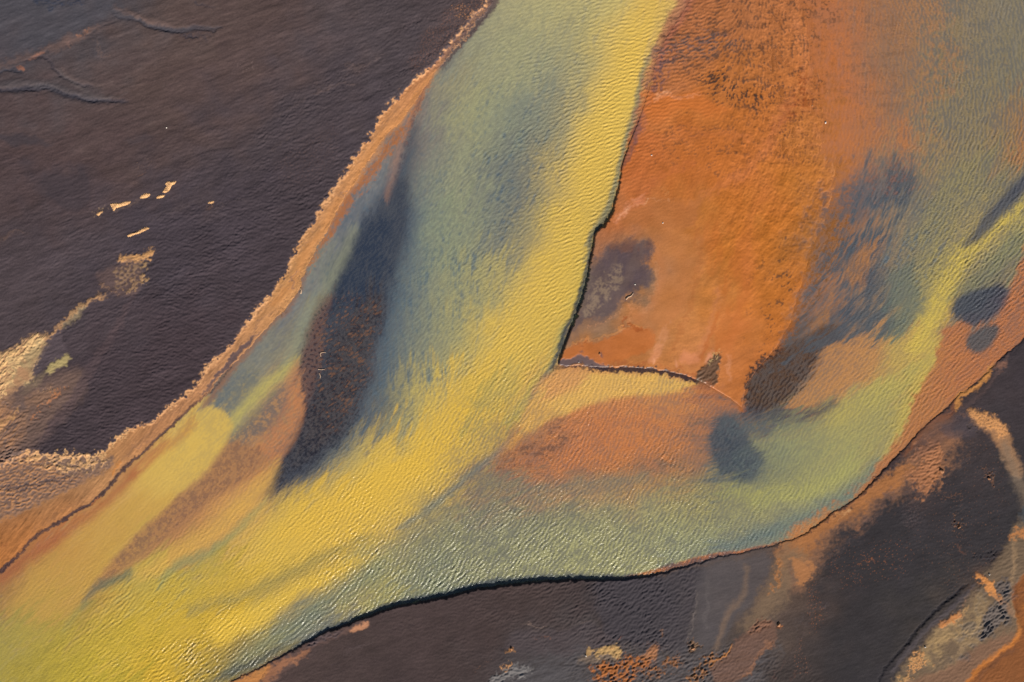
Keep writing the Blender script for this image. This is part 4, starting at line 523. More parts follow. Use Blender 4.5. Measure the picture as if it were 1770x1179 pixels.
 dict(p=[(1560,1180),(1620,1160),(1700,1110),(1760,1090),(1758,1100),(1700,1150),(1660,1185),(1640,1230),(1560,1230)], c=(140,102,80), f=6, w=2, a=.7),
 dict(p=[(1756,1010),(1850,960),(1880,1260),(1650,1260),(1672,1170),(1720,1130),(1750,1100),(1762,1080),(1752,1050)], c=(144,86,44), f=4, w=2, v=1, a=.92, h=-.08),
 dict(p=[(1668,1180,3),(1690,1155,3.5),(1720,1130,3.5),(1748,1108,4),(1760,1085,4),(1756,1060,2)], c=(196,120,52), f=4, w=1, v=1, a=.85, h=.03), dict(p=[(1772,1040),(1790,1040),(1790,1080),(1768,1070)], c=(180,110,48), f=6, a=.7),
 dict(p=[(1690,1180,2),(1700,1160,2),(1750,1120,3)], c=(104,70,52), f=5, w=2, a=.7), dict(p=[(1755,1010,2),(1757,1060,2),(1764,1085,2)], c=(96,58,34), f=3, w=1, a=.7),
 # long black scar
 dict(p=[(1515,1182,1.8),(1532,1150,1.8),(1560,1118,2.2),(1590,1080,2.6),(1620,1050,2.8),(1645,1028,2.8),(1656,1021,2.6),(1661,1014,2.2),(1672,1011,1.4)], c=(34,32,40), f=1.8, w=.8, v=1.0, a=.9, h=-.11),
 dict(p=[(1540,1160,3),(1566,1126,4),(1596,1090,4),(1630,1060,4),(1660,1032,3.5),(1682,1012,2)], c=(88,80,84), f=3, w=1, v=1, a=.75, h=.05), dict(p=[(1560,1150,1),(1600,1100,1.2),(1640,1062,1.2),(1676,1024,1)], c=(110,98,96), f=1.6, w=2, v=1.4, a=.5, h=.03),
 dict(p=[(1668,960),(1725,955),(1712,975),(1690,966)], c=(50,48,56), f=3, n=('g',0,.8), a=.8, dr=.2),
 dict(p=[(1640,860,4),(1648,886,3)], c=None, f=2, h=0) if False else dict(p=[(1650,935,1),(1660,955,1.5)], c=(140,92,70), f=2, v=2, a=.6),
 dict(p=[(1642,868,1),(1656,866,1)], c=(170,110,70), f=2, v=3, a=.7, n=('g',-.4,.5)), dict(p=[(1650,908,2),(1658,912,2)], c=(150,110,84), f=2.5, v=4, a=.7, n=('g',-.4,.5), dr=.2), dict(p=[(1704,822,2),(1710,830,2)], c=(150,110,80), f=2.5, v=4, a=.7, n=('g',-.4,.5), dr=.2),
 dict(p=[(1490,980,1),(1504,974,1.5),(1512,970,1)], c=(186,110,62), f=1.6, v=3, a=.8, n=('g',-.8,.3)), dict(p=[(1524,966,1),(1532,962,1)], c=(160,96,60), f=1.6, v=3, a=.7),
 dict(p=[(1456,942,.8),(1480,930,.8),(1500,915,.8),(1515,900,.8)], c=(120,84,72), f=1.4, w=1, v=3, a=.6, h=.03), dict(p=[(1395,1020,1),(1410,995,1),(1440,960,1),(1460,940,1)], c=(104,86,84), f=2, w=3, v=4, a=.5, h=.04, n=('g',-1,.4)),
 dict(p=[(1368,1080,1),(1390,1060,1),(1408,1045,1),(1428,1040,1)], c=(96,86,88), f=2, w=2, v=3, a=.5, h=.04), dict(p=[(1600,724,1),(1624,744,1)], c=None, f=1) if False else dict(p=[(1624,745,1),(1622,760,1)], c=(150,110,90), f=2, v=2, a=.5),
 # low ridges and rusty crumbs on the black silt
 dict(p=[(1345,1160,.8),(1372,1110,1),(1400,1060,1),(1408,1020,1),(1440,975,1),(1470,940,1),(1500,920,.8)], c=(92,78,78), f=2, w=3, v=3, a=.6, h=.035),
 dict(p=[(1330,1179,.8),(1352,1150,.8),(1360,1140,.6)], c=(120,80,72), f=1.6, w=2, v=3, a=.6, h=.03), dict(p=[(1364,1176,.8),(1374,1160,.8)], c=(128,78,60), f=1.5, w=2, v=2, a=.6),
 dict(p=[(1372,1085,.8),(1395,1060,1),(1420,1046,1),(1430,1038,.8)], c=(96,86,88), f=1.8, w=2, v=2, a=.6, h=.04), dict(p=[(1410,985,.8),(1445,950,1),(1470,935,.8),(1490,934,.8)], c=(84,74,78), f=2, w=2, v=2, a=.5, h=.03),
 dict(p=[(1395,1018),(1412,1012),(1424,1060),(1400,1090)], c=(150,92,60), f=6, w=3, v=3, n=('g',1.0,1.9), a=.8), dict(p=[(1440,960),(1560,930),(1560,990),(1460,1010)], c=(150,92,60), f=10, w=3, v=3, n=('g',1.5,2.2), a=.7),
 dict(p=[(1560,820),(1720,760),(1720,1000),(1600,1000)], c=(128,88,66), f=20, w=3, v=3, n=('g',1.7,2.4), a=.6), dict(p=[(1380,1100),(1395,1160),(1370,1160)], c=(150,100,76), f=6, n=('g',1.0,1.9), a=.7),
 dict(p=[(1620,865,2),(1650,862,5),(1664,872,3)], c=(120,84,64), f=5, w=3, v=4, n=('g',.2,1.2), a=.7, dr=.1), dict(p=[(1640,905,3),(1662,915,4)], c=(140,96,70), f=4, w=3, v=4, n=('g',0,1.1), a=.7, dr=.1), dict(p=[(1700,815,3),(1712,835,4)], c=(150,104,76), f=4, w=2, v=4, n=('g',0,1.1), a=.75, dr=.1),
 dict(p=[(1604,828,3),(1626,818,4),(1632,812,3)], c=(176,116,74), f=4, w=2, v=3, a=.7, dr=.06), dict(p=[(1740,870,.8),(1755,862,.8),(1772,858,.8)], c=(44,40,48), f=1.5, v=2, a=.7, h=-.04),
 dict(p=[(1560,868),(1580,860),(1590,900),(1560,910)], c=(84,72,74), f=6, v=3, n=('g',-.4,1), a=.6, dr=.06),
 dict(p=[(1660,1040),(1700,1020),(1750,1000),(1750,1060),(1700,1110),(1640,1150)], c=(98,94,96), f=10, w=4, v=3, n=('m',-.4,1.2), a=.55, dr=.03),
 dict(p=[(1690,1060,2),(1680,1085,3),(1640,1100,3),(1610,1130,2)], c=(190,156,108), f=5, w=4, v=3, a=.6, h=.02), dict(p=[(1640,1080,2),(1655,1066,3),(1668,1050,2)], c=(206,160,106), f=3, w=2, v=3, a=.7, h=.03),
 # bottom centre: grey wash, ochre crust knots
 dict(p=[(840,1210),(900,1150),(960,1130),(1040,1120),(1180,1125),(1260,1120),(1340,1110),(1320,1160),(1260,1230),(840,1230)], c=(94,90,94), f=14, w=4, v=3, a=.7, n=('stl',-2.4,1.2)),
 dict(p=[(840,1179),(862,1160),(900,1150),(922,1154),(910,1165),(880,1172),(860,1185)], c=(128,124,124), f=4, w=2, v=3, a=.8, h=.04, dr=.08), dict(p=[(870,1155,1),(884,1148,2.5),(890,1142,1)], c=(224,164,110), f=2, v=3, a=.85, h=.04), dict(p=[(880,1120,2),(892,1122,2.5)], c=(200,140,80), f=2.5, v=3, a=.8, h=.03), dict(p=[(868,1115,2),(888,1118,2.5)], c=(44,40,48), f=2, v=2, a=.8, h=-.04),
 dict(p=[(816,1162,.7),(830,1150,.7),(850,1140,.7)], c=(190,130,90), f=1.4, v=3, a=.6, n=('g',-.5,.4)), dict(p=[(920,1108,.7),(934,1100,.8),(952,1098,.7)], c=(170,110,76), f=1.4, v=3, a=.6, n=('g',-.6,.3)),
 dict(p=[(1004,1126),(1010,1116),(1020,1120),(1030,1113),(1032,1118),(1024,1126),(1014,1132)], c=(186,148,98), f=2.5, v=2, a=.9, h=.04), dict(p=[(1030,1132),(1042,1114),(1048,1106),(1054,1112),(1058,1102),(1062,1110),(1070,1114),(1068,1130),(1050,1130)], c=(204,164,106), f=2.5, v=2, a=.9, h=.05),
 dict(p=[(1044,1118,.8),(1056,1114,1),(1064,1112,.8)], c=(232,160,96), f=1.4, v=2, a=.8, h=.04), dict(p=[(1000,1135),(1040,1128),(1070,1132),(1050,1142),(1010,1142)], c=(138,116,96), f=5, w=2, a=.6), dict(p=[(1060,1096,.8),(1072,1094,1)], c=(190,120,86), f=1.4, v=2, a=.8, h=.02),
 dict(p=[(1110,1128),(1135,1112),(1138,1124),(1130,1140),(1112,1142),(1104,1134)], c=(178,120,80), f=3, w=2, v=1, a=.85), dict(p=[(1112,1108,.7),(1138,1107,.8)], c=(190,126,88), f=1.3, v=2, a=.8, h=.02), dict(p=[(1144,1096,.8),(1152,1091,1)], c=(200,140,90), f=1.4, v=1, a=.8),
 dict(p=[(1022,1160),(1040,1140),(1052,1142),(1068,1132),(1086,1132),(1110,1138),(1130,1142),(1118,1150),(1102,1160),(1096,1175),(1090,1200),(1060,1200),(1044,1176),(1030,1176)], c=(178,106,50), f=4, w=2, v=4, a=.9, n=('vx',-1.3,.2), h=.03, dr=.06),
 dict(p=[(1110,1160),(1130,1152),(1160,1140),(1178,1134),(1180,1144),(1150,1160),(1120,1168)], c=(166,108,62), f=4, w=2, v=4, a=.8, n=('vx',-.9,.7), h=.03, dr=.09),
 dict(p=[(1186,1172),(1200,1156),(1216,1140),(1234,1130),(1240,1138),(1262,1118),(1268,1122),(1240,1150),(1214,1172),(1196,1190),(1180,1185)], c=(166,112,66), f=4, w=2, v=4, a=.8, n=('vx',-.9,.7), h=.03, dr=.09),
 dict(p=[(1232,1162,.8),(1250,1140,1.4),(1266,1120,1.4),(1272,1114,.8)], c=(40,34,36), f=1.6, v=1, a=.85, h=-.1), dict(p=[(1230,1152,1.5),(1248,1136,2.4),(1264,1118,1.6)], c=(206,134,66), f=1.8, v=1, a=.9, h=.04),
 dict(p=[(1226,1160),(1240,1148),(1300,1090),(1340,1080),(1320,1130),(1280,1170),(1250,1200)], c=(122,90,76), f=5, w=4, v=2, a=.75), dict(p=[(1285,1165,2),(1310,1140,2),(1330,1110,2)], c=(180,122,84), f=4, w=3, v=2, a=.6), dict(p=[(1300,1092),(1316,1074),(1330,1084),(1310,1098)], c=(136,96,76), f=3, w=3, v=3, a=.7, dr=.1),
 dict(p=[(1192,1118),(1200,1114),(1204,1120),(1196,1124)], c=(128,98,74), f=2, v=3, a=.85, dr=.2), dict(p=[(1342,1080,2),(1350,1076,2)], c=(196,120,66), f=2, v=2, a=.8, h=.03), dict(p=[(1338,1082,1.4),(1346,1078,2)], c=(20,18,24), f=1.4, v=1, a=.8, h=-.06),  # near-black stroke paints the rusty clod's cast shadow on the ground
 dict(p=[(1020,1130),(1120,1100),(1180,1130),(1240,1160),(1200,1200),(1040,1200)], c=(110,92,84), f=8, n=('g',.3,1.4), a=.4, dr=.1),
]


# ------------------------------------------------------------------ land and water outlines
NW_WATER = [(2600,-2600),(1300,-700),(940,-140),(885,-50),(852,0),(837,25),(817,44),(796,71),(774,98),(752,122),(735,152),(712,180),
 (691,210),(671,231),(644,268),(620,305),(596,343),(571,390),(552,424),(532,458),(518,495),(498,526),(474,553),(450,580),
 (421,611),(390,641),(360,678),(326,709),(295,740),(265,767),(241,790),(217,810),(190,840),(163,867),(136,884),(102,905),(64,928),(31,962),(0,989),(-60,1040),(-200,1150),(-2600,3300)]
NW_CREST = [(2560,-2600),(1280,-700),(925,-140),(872,-50),(840,0),(827,14),(803,44),(779,75),(745,109),(708,143),(674,176),(657,207),(637,241),(610,278),
 (593,302),(569,343),(542,383),(532,400),(504,451),(474,502),(440,543),(407,583),(360,638),(339,668),(299,699),(265,729),(220,746),(197,767),(183,777),(149,785),(92,780),(54,780),(10,800),(-80,840),(-300,1000),(-2600,3000)]
SE_WATER = [(2900,-1300),(1980,310),(1850,470),(1770,583),(1727,621),(1693,655),(1659,682),(1625,712),(1591,742),(1560,775),(1537,800),(1507,834),(1483,857),(1445,880),
 (1415,905),(1381,928),(1350,937),(1320,946),(1287,953),(1246,961),(1199,974),(1151,988),(1100,998),(1050,1001),(982,1001),(914,1005),(880,1008),(830,1015),
 (779,1028),(728,1039),(691,1044),(650,1059),(610,1073),(569,1088),(538,1105),(508,1122),(480,1138),(450,1152),(407,1173),(360,1200),(250,1270),(-600,1900),(-1500,4200)]
FAR = 9000
s_nwland = sdf([(-FAR,-FAR),(2600,-FAR)] + NW_WATER + [(-2600,FAR),(-FAR,FAR)], False)
s_nwplain = sdf([(-FAR,-FAR),(2560,-FAR)] + NW_CREST + [(-FAR,3000)], False)
s_seland = sdf([(FAR,FAR),(FAR,-1300)] + SE_WATER + [(-1500,FAR)], False)
BAR = [(1300,-300),(1215,-40),(1190,0),(1168,34),(1150,64),(1132,98),(1122,146),(1112,180),(1100,215),(1087,246),(1075,282),(1068,326),(1058,366),(1046,388),(1028,402),
 (1026,424),(1016,468),(1006,516),(989,563),(975,600),(962,634),(1000,634),(1046,636),(1101,637),(1145,642),(1185,650),(1215,662),(1262,690),(1284,708),(1290,670),(1310,640),
 (1345,600),(1370,560),(1385,500),(1400,440),(1430,380),(1440,320),(1430,240),(1420,160),(1400,80),(1400,0),(1400,-300)]
s_bar = sdf(BAR, False)

WARP = (N['wx'], N['wy'], N['vx'], N['vy'])
def field(s, w=0, v=0):
    if not w and not v: return up(s)
    return up(s, w*WARP[0] + v*WARP[2], w*WARP[1] + v*WARP[3])

f_nwland = field(s_nwland, 1.0, .9)
f_nwplain = field(s_nwplain, 2.0, 2.2)
f_se = field(s_seland, .6, .4)
f_bar = field(s_bar, 1.2, 1.0)
land = np.maximum(f_nwland, f_se)                       # >0 on the outer land
# ------------------------------------------------------------------ waves
wv = rbf(WAVE, 70)
ang = up(wv[..., 0]); amp = up(wv[..., 1])
def oriented(lam, ang, seed, s1=.25, s2=.4, kind=None):
    out = np.zeros((NY, NX), np.float32)
    pos = (ang % 180) / 22.5
    for k in range(8):
        d = np.abs(pos - k); d = np.minimum(d, 8 - d)
        w = np.clip(1 - d, 0, 1)
        if w.max() > 0:
            out += np.sqrt(w) * (gabor(lam, k*22.5, s1, s2, seed + k) if kind is None else fbm(lam[0], lam[1], 1.0, seed + k, k*22.5, kind))
    return out
flow = up(rbf(FLOW, 80)[..., 0])                        # direction of the current
strk = oriented((2.2, 46), flow, 200, kind=7.0)
strk2 = oriented((1.2, 9), flow, 220, kind=6.0)
N['strk'] = strk; N['strk2'] = strk2
fa = np.radians(flow)
w1 = oriented(6.9, ang, 40, .24, .30)
w2 = oriented(4.9, ang + 18, 60, .3, .5)
w3 = oriented(10, ang - 12, 80, .3, .4)
def blur(f, r):
    return np.fft.irfft2(np.fft.rfft2(f) * np.exp(-(FX**2 + FY**2) * (2*np.pi*r)**2 / 2), s=f.shape).astype(np.float32)
def even(f, r, e=.12):
    return f / np.sqrt(np.maximum(blur(f*f, r), 0) + e)
w1 = even(w1, 9); w2 = even(w2, 8)
rip = .72*w1 + .34*w2 + .10*w3
rip = np.where(rip > 0, rip * (1 + .32*rip), rip * .75)
env = np.clip(1 + .18*N['m'] + .12*N['c'], .5, 1.6)
lr1 = oriented(7.6, up(rbf(LANDRIP, 90)[..., 0]) , 120, .38, .5)
lr2 = oriented(5.5, up(rbf(LANDRIP, 90)[..., 0]) + 25, 140, .4, .7)
lamp = up(rbf(LANDRIP, 60)[..., 1], 12*N['wx'], 12*N['wy'])
lr1 = even(lr1, 12, .3)
lrip = (.75*lr1 + .4*lr2 + .35*N['sp2'])
lamp = lamp * (1 - .97*smooth(-4, 4, up(sdf([(1212,980),(1300,955),(1345,945),(1340,1010),(1300,1080),(1250,1115),(1196,1125),(1204,1050)]))))
lrip = np.tanh(lrip * 1.1) * (.6 + .4*np.clip(N['m'] + .6, 0, 1.6))
gust = np.clip(1 + .24*fbm(30, 260, 1.5, 31, 40, 2.0) + .12*strk, .45, 1.35)    # riffles come and go
rip = 1.5*np.tanh(.75*rip) * gust
N['rip'] = rip; N['lr'] = lrip; N['tuft'] = .62*N['f'] + .55*rip + .45*N['low2']

# ------------------------------------------------------------------ colours
def lin(c):
    c = np.asarray(c, np.float32) / 255
    return np.where(c <= .04045, c/12.92, ((c+.055)/1.055)**2.4).astype(np.float32)
def mixc(base, col, m):
    if isinstance(col, tuple): col = lin(col)
    return base + (col - base) * m[..., None]
def ctl(pts, sig, w):
    P = np.array(pts, float)
    if pts is WATER:                                     # greens lean to khaki, yellows to gold
        r, g, b = P[:, 2].copy(), P[:, 3].copy(), P[:, 4].copy()
        gr = smooth(25, 5, r - g) * smooth(80, 110, g); ye = smooth(150, 180, g) * smooth(105, 90, b) * (1 - gr)
        P[:, 2] += 9*gr; P[:, 3] += 1*gr; P[:, 2] -= 2*ye; P[:, 3] -= 8*ye; P[:, 4] += 2*ye
    if pts is BARC: P[:, 3] += 9; P[:, 4] += 3; P[:, 2] -= 2
    if pts is PLAIN_S: P[:, 2:5] *= .88
    P[:, 2:5] = lin(P[:, 2:5])
    if pts is WATER: return up(rbf(P, sig), w*(.6*N['wx'] + 2.2*strk*np.cos(fa)), w*(.6*N['wy'] - 2.2*strk*np.sin(fa)))
    return up(rbf(P, sig), w*N['wx'], w*N['wy'])

C_w = ctl(WATER, 34, 9)
ridge = oriented((2.2, 38), up(rbf(LANDRIP, 90)[..., 0])*0 + 27, 240, kind=5.5)
ridge = np.clip(.9 - np.abs(ridge), -1, .9)
ridge = ridge * smooth(-.6, .9, N['m'] + .5*N['c'])
C_n = ctl(PLAIN_N, 70, 26)
C_s = ctl(PLAIN_S, 55, 18)
C_b = ctl(BARC, 45, 14)

H = np.zeros((NY, NX), np.float32)                       # ground height in metres
T = np.full((NY, NX), .93, np.float32)                   # turbidity of the water

in_nw = smooth(-1.2, 1.2, f_nwland); in_se = smooth(-1.2, 1.2, f_se)
east = up(rbf(BAREAST, 50)[..., 0])
fb_ = 1.5 + 55*east
barm = smooth(-fb_, fb_, f_bar + east*(10*N['f'] + 12*N['m']))
# texture of each ground
tone = .96 + .05*N['g'] + .05*N['stl'] + .04*N['low']
C_n = C_n * tone[..., None]
C_s = C_s * (1 + .05*N['g'] + .04*N['stl'] + .04*N['m'])[..., None]
C_b = C_b * (1 + .03*N['g'] + .02*N['m'] + .05*strk + .03*strk2)[..., None]
C_w = C_w * (1 + .03*N['f'])[..., None]

C = C_w
# water overlays (sediment plumes, clear dark pools, submerged bars, painted bank shade)
Tl = T
LAND_WARP = WARP
WATER_WARP = (.45*N['wx'] + 1.9*strk*np.cos(fa), .45*N['wy'] - 1.9*strk*np.sin(fa), .5*N['vx'] + 1.6*strk2*np.cos(fa), .5*N['vy'] - 1.6*strk2*np.sin(fa))
def paint(L, C, T, H):
    for l in L:
        pts, col = l['p'], l['c']
        q = np.array(pts, float)
        f = l.get('f', 3)
        pad = f + 3.2*(l.get('w', 4) + l.get('v', 1.5)) + 12 + (q[:, 2].max() if q.shape[1] == 3 else 0)
        if l.get('e'): pad += 2.5*l['e'][1]
        i0, i1 = np.searchsorted(AX, [q[:, 0].min()-pad, q[:, 0].max()+pad]); j0, j1 = np.searchsorted(AY, [q[:, 1].min()-pad, q[:, 1].max()+pad])
        i0 = i0//K*K; j0 = j0//K*K
        if i1 <= i0 + 2 or j1 <= j0 + 2: continue
        S = (slice(j0, j1), slice(i0, i1)); pl = int(24/STEP/K)
        li0, lj0 = max(i0//K - pl, 0), max(j0//K - pl, 0); li1, lj1 = min(i1//K + pl + 2, LXX.shape[1]), min(j1//K + pl + 2, LXX.shape[0])
        lx, ly = LXX[lj0:lj1, li0:li1], LYY[lj0:lj1, li0:li1]
        s = (stroke if q.shape[1] == 3 else sdf)(pts, lx=lx, ly=ly)
        w, v = l.get('w', 4), l.get('v', 1.5)
        gx = (GI[S] + (w*WARP[0][S] + v*WARP[2][S])/STEP)/K - li0; gy = (GJ[S] + (w*WARP[1][S] + v*WARP[3][S])/STEP)/K - lj0
        d = bil(s, gx, gy)
        e = l.get('e')
        if e:                                            # edge broken up by a noise
            d = d + e[1] * N[e[0]][S]
        m = smooth(-f, f, d)
        if 'n' in l:
            k, lo, hi = l['n'][:3]
            m = m * smooth(lo, hi, N[k][S])
        if 'gr' in l:                                    # fades out along a line
            xa, ya, xb, yb = l['gr']
            t = ((X[S]-xa)*(xb-xa) + (Y[S]-ya)*(yb-ya)) / ((xb-xa)**2 + (yb-ya)**2)
            m = m * smooth(1, 0, t)
        m = m * l.get('a', 1.0)
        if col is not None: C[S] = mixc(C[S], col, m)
        if 'T' in l: T[S] = T[S] + (l['T'] - T[S]) * m
        if 'h' in l: H[S] = H[S] + 1.4 * l['h'] * m
        if 'dr' in l:                                   # relief ripples
            H[S] = H[S] + l['dr'] * m * lrip[S]
    return C, T, H

mott = .85*up(rbf(MOTTLE, 60)[..., 0])
mn = .55*strk + .25*N['m'] + .35*N['f'] + .35*N['sp2'] + .3*strk2
C = C * (1 + mott * (.12 - smooth(-1.2, 2.4, mn) * .5))[..., None]
C = mixc(C, (78, 96, 112), np.clip(1.15 * mott * smooth(-.3, 2.6, mn), 0, .75))
C = C * (1 + .035*strk + .025*strk2)[..., None]
WARP = WATER_WARP
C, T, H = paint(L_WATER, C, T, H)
WARP = LAND_WARP
# the ochre bar, sharp on its west and south sides
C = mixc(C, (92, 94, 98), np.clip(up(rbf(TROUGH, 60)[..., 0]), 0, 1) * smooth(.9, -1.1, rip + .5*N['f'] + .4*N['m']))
C = mixc(C, C_b, barm); T = T * (1 - barm) + .1*barm
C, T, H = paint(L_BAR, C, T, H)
# outer land
C = mixc(C, C_n, in_nw)
# mud bank between the northern plain and the river
bank = in_nw * smooth(1.0, -1.5, f_nwplain)
C = mixc(C, ctl(BANK, 40, 6) * (1 + .03*N['f'] + .10*N['st'])[..., None], bank)
C = mixc(C, C_s, in_se)

# ------------------------------------------------------------------ ground heights
barh = smooth(-1.5 - 60*east, 1.5 + 25*east, up(s_bar))
depth = .10 + .5*smooth(0, 60, np.minimum(-land, 60)) * (1 - .6*east)
H = H - np.where(land < 0, depth * (1 - barh), 0)
# northern shore: low mud bank, then a ragged crest, then the plain
hb = .03 + .12*smooth(0, 16, f_nwland) + .004*np.clip(f_nwland, 0, 30) + .010*N['st']
hp = .34 + .10*smooth(-4, 6, f_nwplain)
nwp = smooth(-3, 3, f_nwplain)
H = H + in_nw * (hb * (1 - nwp) + (hp + .022*N['low'] + .03*N['c'] + .006*N['low2']) * nwp)
H = H + in_nw * (lamp * .044 * lrip + .004*N['stl'] + .026 * ridge * up(rbf(RIDGE, 60)[..., 0])) * nwp
crest = np.exp(-((f_nwplain + 2.0)/2.6)**2) * in_nw
crn = smooth(-1.3, .5, N['vx'] + .5*N['sp'] + .9*N['wy'] + .6*N['c'])
H = H + crest * (.02 + .09*crn) 
# southern shore
cut = up(rbf(CUT, 50)[..., 0])
f_cut = f_se
hs = (.05 + 1.1*cut) * smooth(0, 2.6, f_cut + .7*N['vx']) + .12*smooth(10, 90, f_se) * (1 - np.clip(cut*2, 0, 1))
H = H + in_se * (hs + .008*N['low'] + .008*N['m'] + .003*N['stl'] + lamp * .05 * lrip)
# the bar
cutb = up(rbf(BARCUT, 45)[..., 0])
H = H + barh * (1.6*cutb * smooth(0, 2.6, f_bar) + .04 + .008*N['m'])
H = H + smooth(0, .5, barh) * east * .030 * (.5*N['m'] + .6*N['f'] + .5*strk)
H = H + barh * .019 * up(rbf(BARRIP, 60)[..., 0]) * rip

C, T, H = paint(L_LAND, C, T, H)
pale = crest * crn
C = mixc(C, (228, 172, 122), np.clip(pale, 0, 1) * .8)
C = np.clip(C, .004, .86)

wamp = amp * env
shore = smooth(.5, 9, -land) * smooth(.5, 7, -f_bar + 60*east*(1-barh))
WH = .0240 * rip * wamp * (.25 + .75*shore)
# submerged bed ripples where it is shallow
H = H + np.where((land < 0), .016 * rip * amp * smooth(.7, .3, T), 0) * (1 - barm)
T = np.clip(T, 0, 1)
#---BLENDER---
import bpy
from mathutils import Vector, Matrix

for o in list(bpy.data.objects):
    bpy.data.objects.remove(o)
scene = bpy.context.scene
COL = scene.collection

EXPO = .68
GAIN = np.array([.80, .80, .80], np.float32)             # display colour -> albedo
ALB = C * GAIN
k_ = np.where(land > 0, .80, 1 - .07*barm)
ALB = ALB * k_[..., None]
ALB = np.clip(ALB, .003, .85).astype(np.float32)
BEDALB = np.clip(ALB * (1 + .3*smooth(.01, -.08, H))[..., None], .003, .85).astype(np.float32)
T = .5 + .5*T
WX = ((X - CX) * U).astype(np.float32); WY = (-(Y - CY) * U).astype(np.float32)
H = H.astype(np.float32); WH = WH.astype(np.float32)
H -= np.where((land < 3) & (f_bar < 3), .0, 0)

# ------------------------------------------------------------------ materials
def nt(name):
    m = bpy.data.materials.new(name); m.use_nodes = True
    t = m.node_tree; t.nodes.clear()
    return m, t, t.nodes, t.links
def ground_mat(name, rough, grain, bump, rvar=.0, spec=.3):
    m, t, n, l = nt(name)
    out = n.new('ShaderNodeOutputMaterial'); p = n.new('ShaderNodeBsdfPrincipled'); l.new(p.outputs[0], out.inputs[0])
    a = n.new('ShaderNodeAttribute'); a.attribute_name = 'sediment'
    g = n.new('ShaderNodeNewGeometry')
    n1 = n.new('ShaderNodeTexNoise'); n1.inputs['Scale'].default_value = 3.2; n1.inputs['Detail'].default_value = 5; n1.inputs['Roughness'].default_value = .65
    n2 = n.new('ShaderNodeTexNoise'); n2.inputs['Scale'].default_value = .35; n2.inputs['Detail'].default_value = 4
    l.new(g.outputs['Position'], n1.inputs['Vector']); l.new(g.outputs['Position'], n2.inputs['Vector'])
    r1 = n.new('ShaderNodeMapRange'); r1.inputs[1].default_value = .25; r1.inputs[2].default_value = .75; r1.inputs[3].default_value = 1 - grain; r1.inputs[4].default_value = 1 + grain
    l.new(n1.outputs[0], r1.inputs[0])
    r2 = n.new('ShaderNodeMapRange'); r2.inputs[1].default_value = .3; r2.inputs[2].default_value = .7; r2.inputs[3].default_value = .93; r2.inputs[4].default_value = 1.07
    l.new(n2.outputs[0], r2.inputs[0])
    mm = n.new('ShaderNodeMath'); mm.operation = 'MULTIPLY'; l.new(r1.outputs[0], mm.inputs[0]); l.new(r2.outputs[0], mm.inputs[1])
    v = n.new('ShaderNodeVectorMath'); v.operation = 'SCALE'; l.new(a.outputs['Color'], v.inputs[0]); l.new(mm.outputs[0], v.inputs['Scale'])
    l.new(v.outputs[0], p.inputs['Base Color'])
    rr = n.new('ShaderNodeMapRange'); rr.inputs[1].default_value = .3; rr.inputs[2].default_value = .7; rr.inputs[3].default_value = rough - rvar; rr.inputs[4].default_value = rough + rvar
    l.new(n2.outputs[0], rr.inputs[0]); l.new(rr.outputs[0], p.inputs['Roughness'])
    p.inputs['Specular IOR Level'].default_value = spec
    b = n.new('ShaderNodeBump'); b.inputs['Strength'].default_value = 1; b.inputs['Distance'].default_value = bump
    l.new(n1.outputs[0], b.inputs['Height']); l.new(b.outputs[0], p.inputs['Normal'])
    return m
m_plain = ground_mat('black_sand', .9, .12, .035, 0, .12)
m_slate = ground_mat('dark_silt', .88, .10, .03, 0, .12)
m_mud = ground_mat('ochre_mud', .75, .08, .03, .1, .15)
m_wet = ground_mat('wet_ochre_mud', .42, .07, .02, .1, .25)
m_bed = ground_mat('river_sediment', .8, .12, .04)

m_water, t, n, l = nt('glacial_water')
out = n.new('ShaderNodeOutputMaterial')
a = n.new('ShaderNodeAttribute'); a.attribute_name = 'sediment'
tb = n.new('ShaderNodeAttribute'); tb.attribute_name = 'turbidity'
g = n.new('ShaderNodeNewGeometry')
n1 = n.new('ShaderNodeTexNoise'); n1.inputs['Scale'].default_value = 3.4; n1.inputs['Detail'].default_value = 3; n1.inputs['Distortion'].default_value = .6
l.new(g.outputs['Position'], n1.inputs['Vector'])
ch = n.new('ShaderNodeAttribute'); ch.attribute_name = 'chop'
bd = n.new('ShaderNodeMath'); bd.operation = 'MULTIPLY'; bd.inputs[1].default_value = .065; l.new(ch.outputs['Fac'], bd.inputs[0])
b = n.new('ShaderNodeBump'); b.inputs['Strength'].default_value = 1; l.new(bd.outputs[0], b.inputs['Distance']); l.new(n1.outputs[0], b.inputs['Height'])
p = n.new('ShaderNodeBsdfPrincipled'); p.inputs['Roughness'].default_value = .24; p.inputs['IOR'].default_value = 1.33
l.new(a.outputs['Color'], p.inputs['Base Color']); l.new(b.outputs[0], p.inputs['Normal'])
tr = n.new('ShaderNodeBsdfTransparent'); gl = n.new('ShaderNodeBsdfGlossy'); gl.inputs['Roughness'].default_value = .2; l.new(b.outputs[0], gl.inputs['Normal'])
fr = n.new('ShaderNodeFresnel'); fr.inputs['IOR'].default_value = 1.33; l.new(b.outputs[0], fr.inputs['Normal'])
mx = n.new('ShaderNodeMixShader'); l.new(fr.outputs[0], mx.inputs[0]); l.new(tr.outputs[0], mx.inputs[1]); l.new(gl.outputs[0], mx.inputs[2])
m2 = n.new('ShaderNodeMixShader'); l.new(tb.outputs['Fac'], m2.inputs[0]); l.new(mx.outputs[0], m2.inputs[1]); l.new(p.outputs[0], m2.inputs[2])
l.new(m2.outputs[0], out.inputs[0])

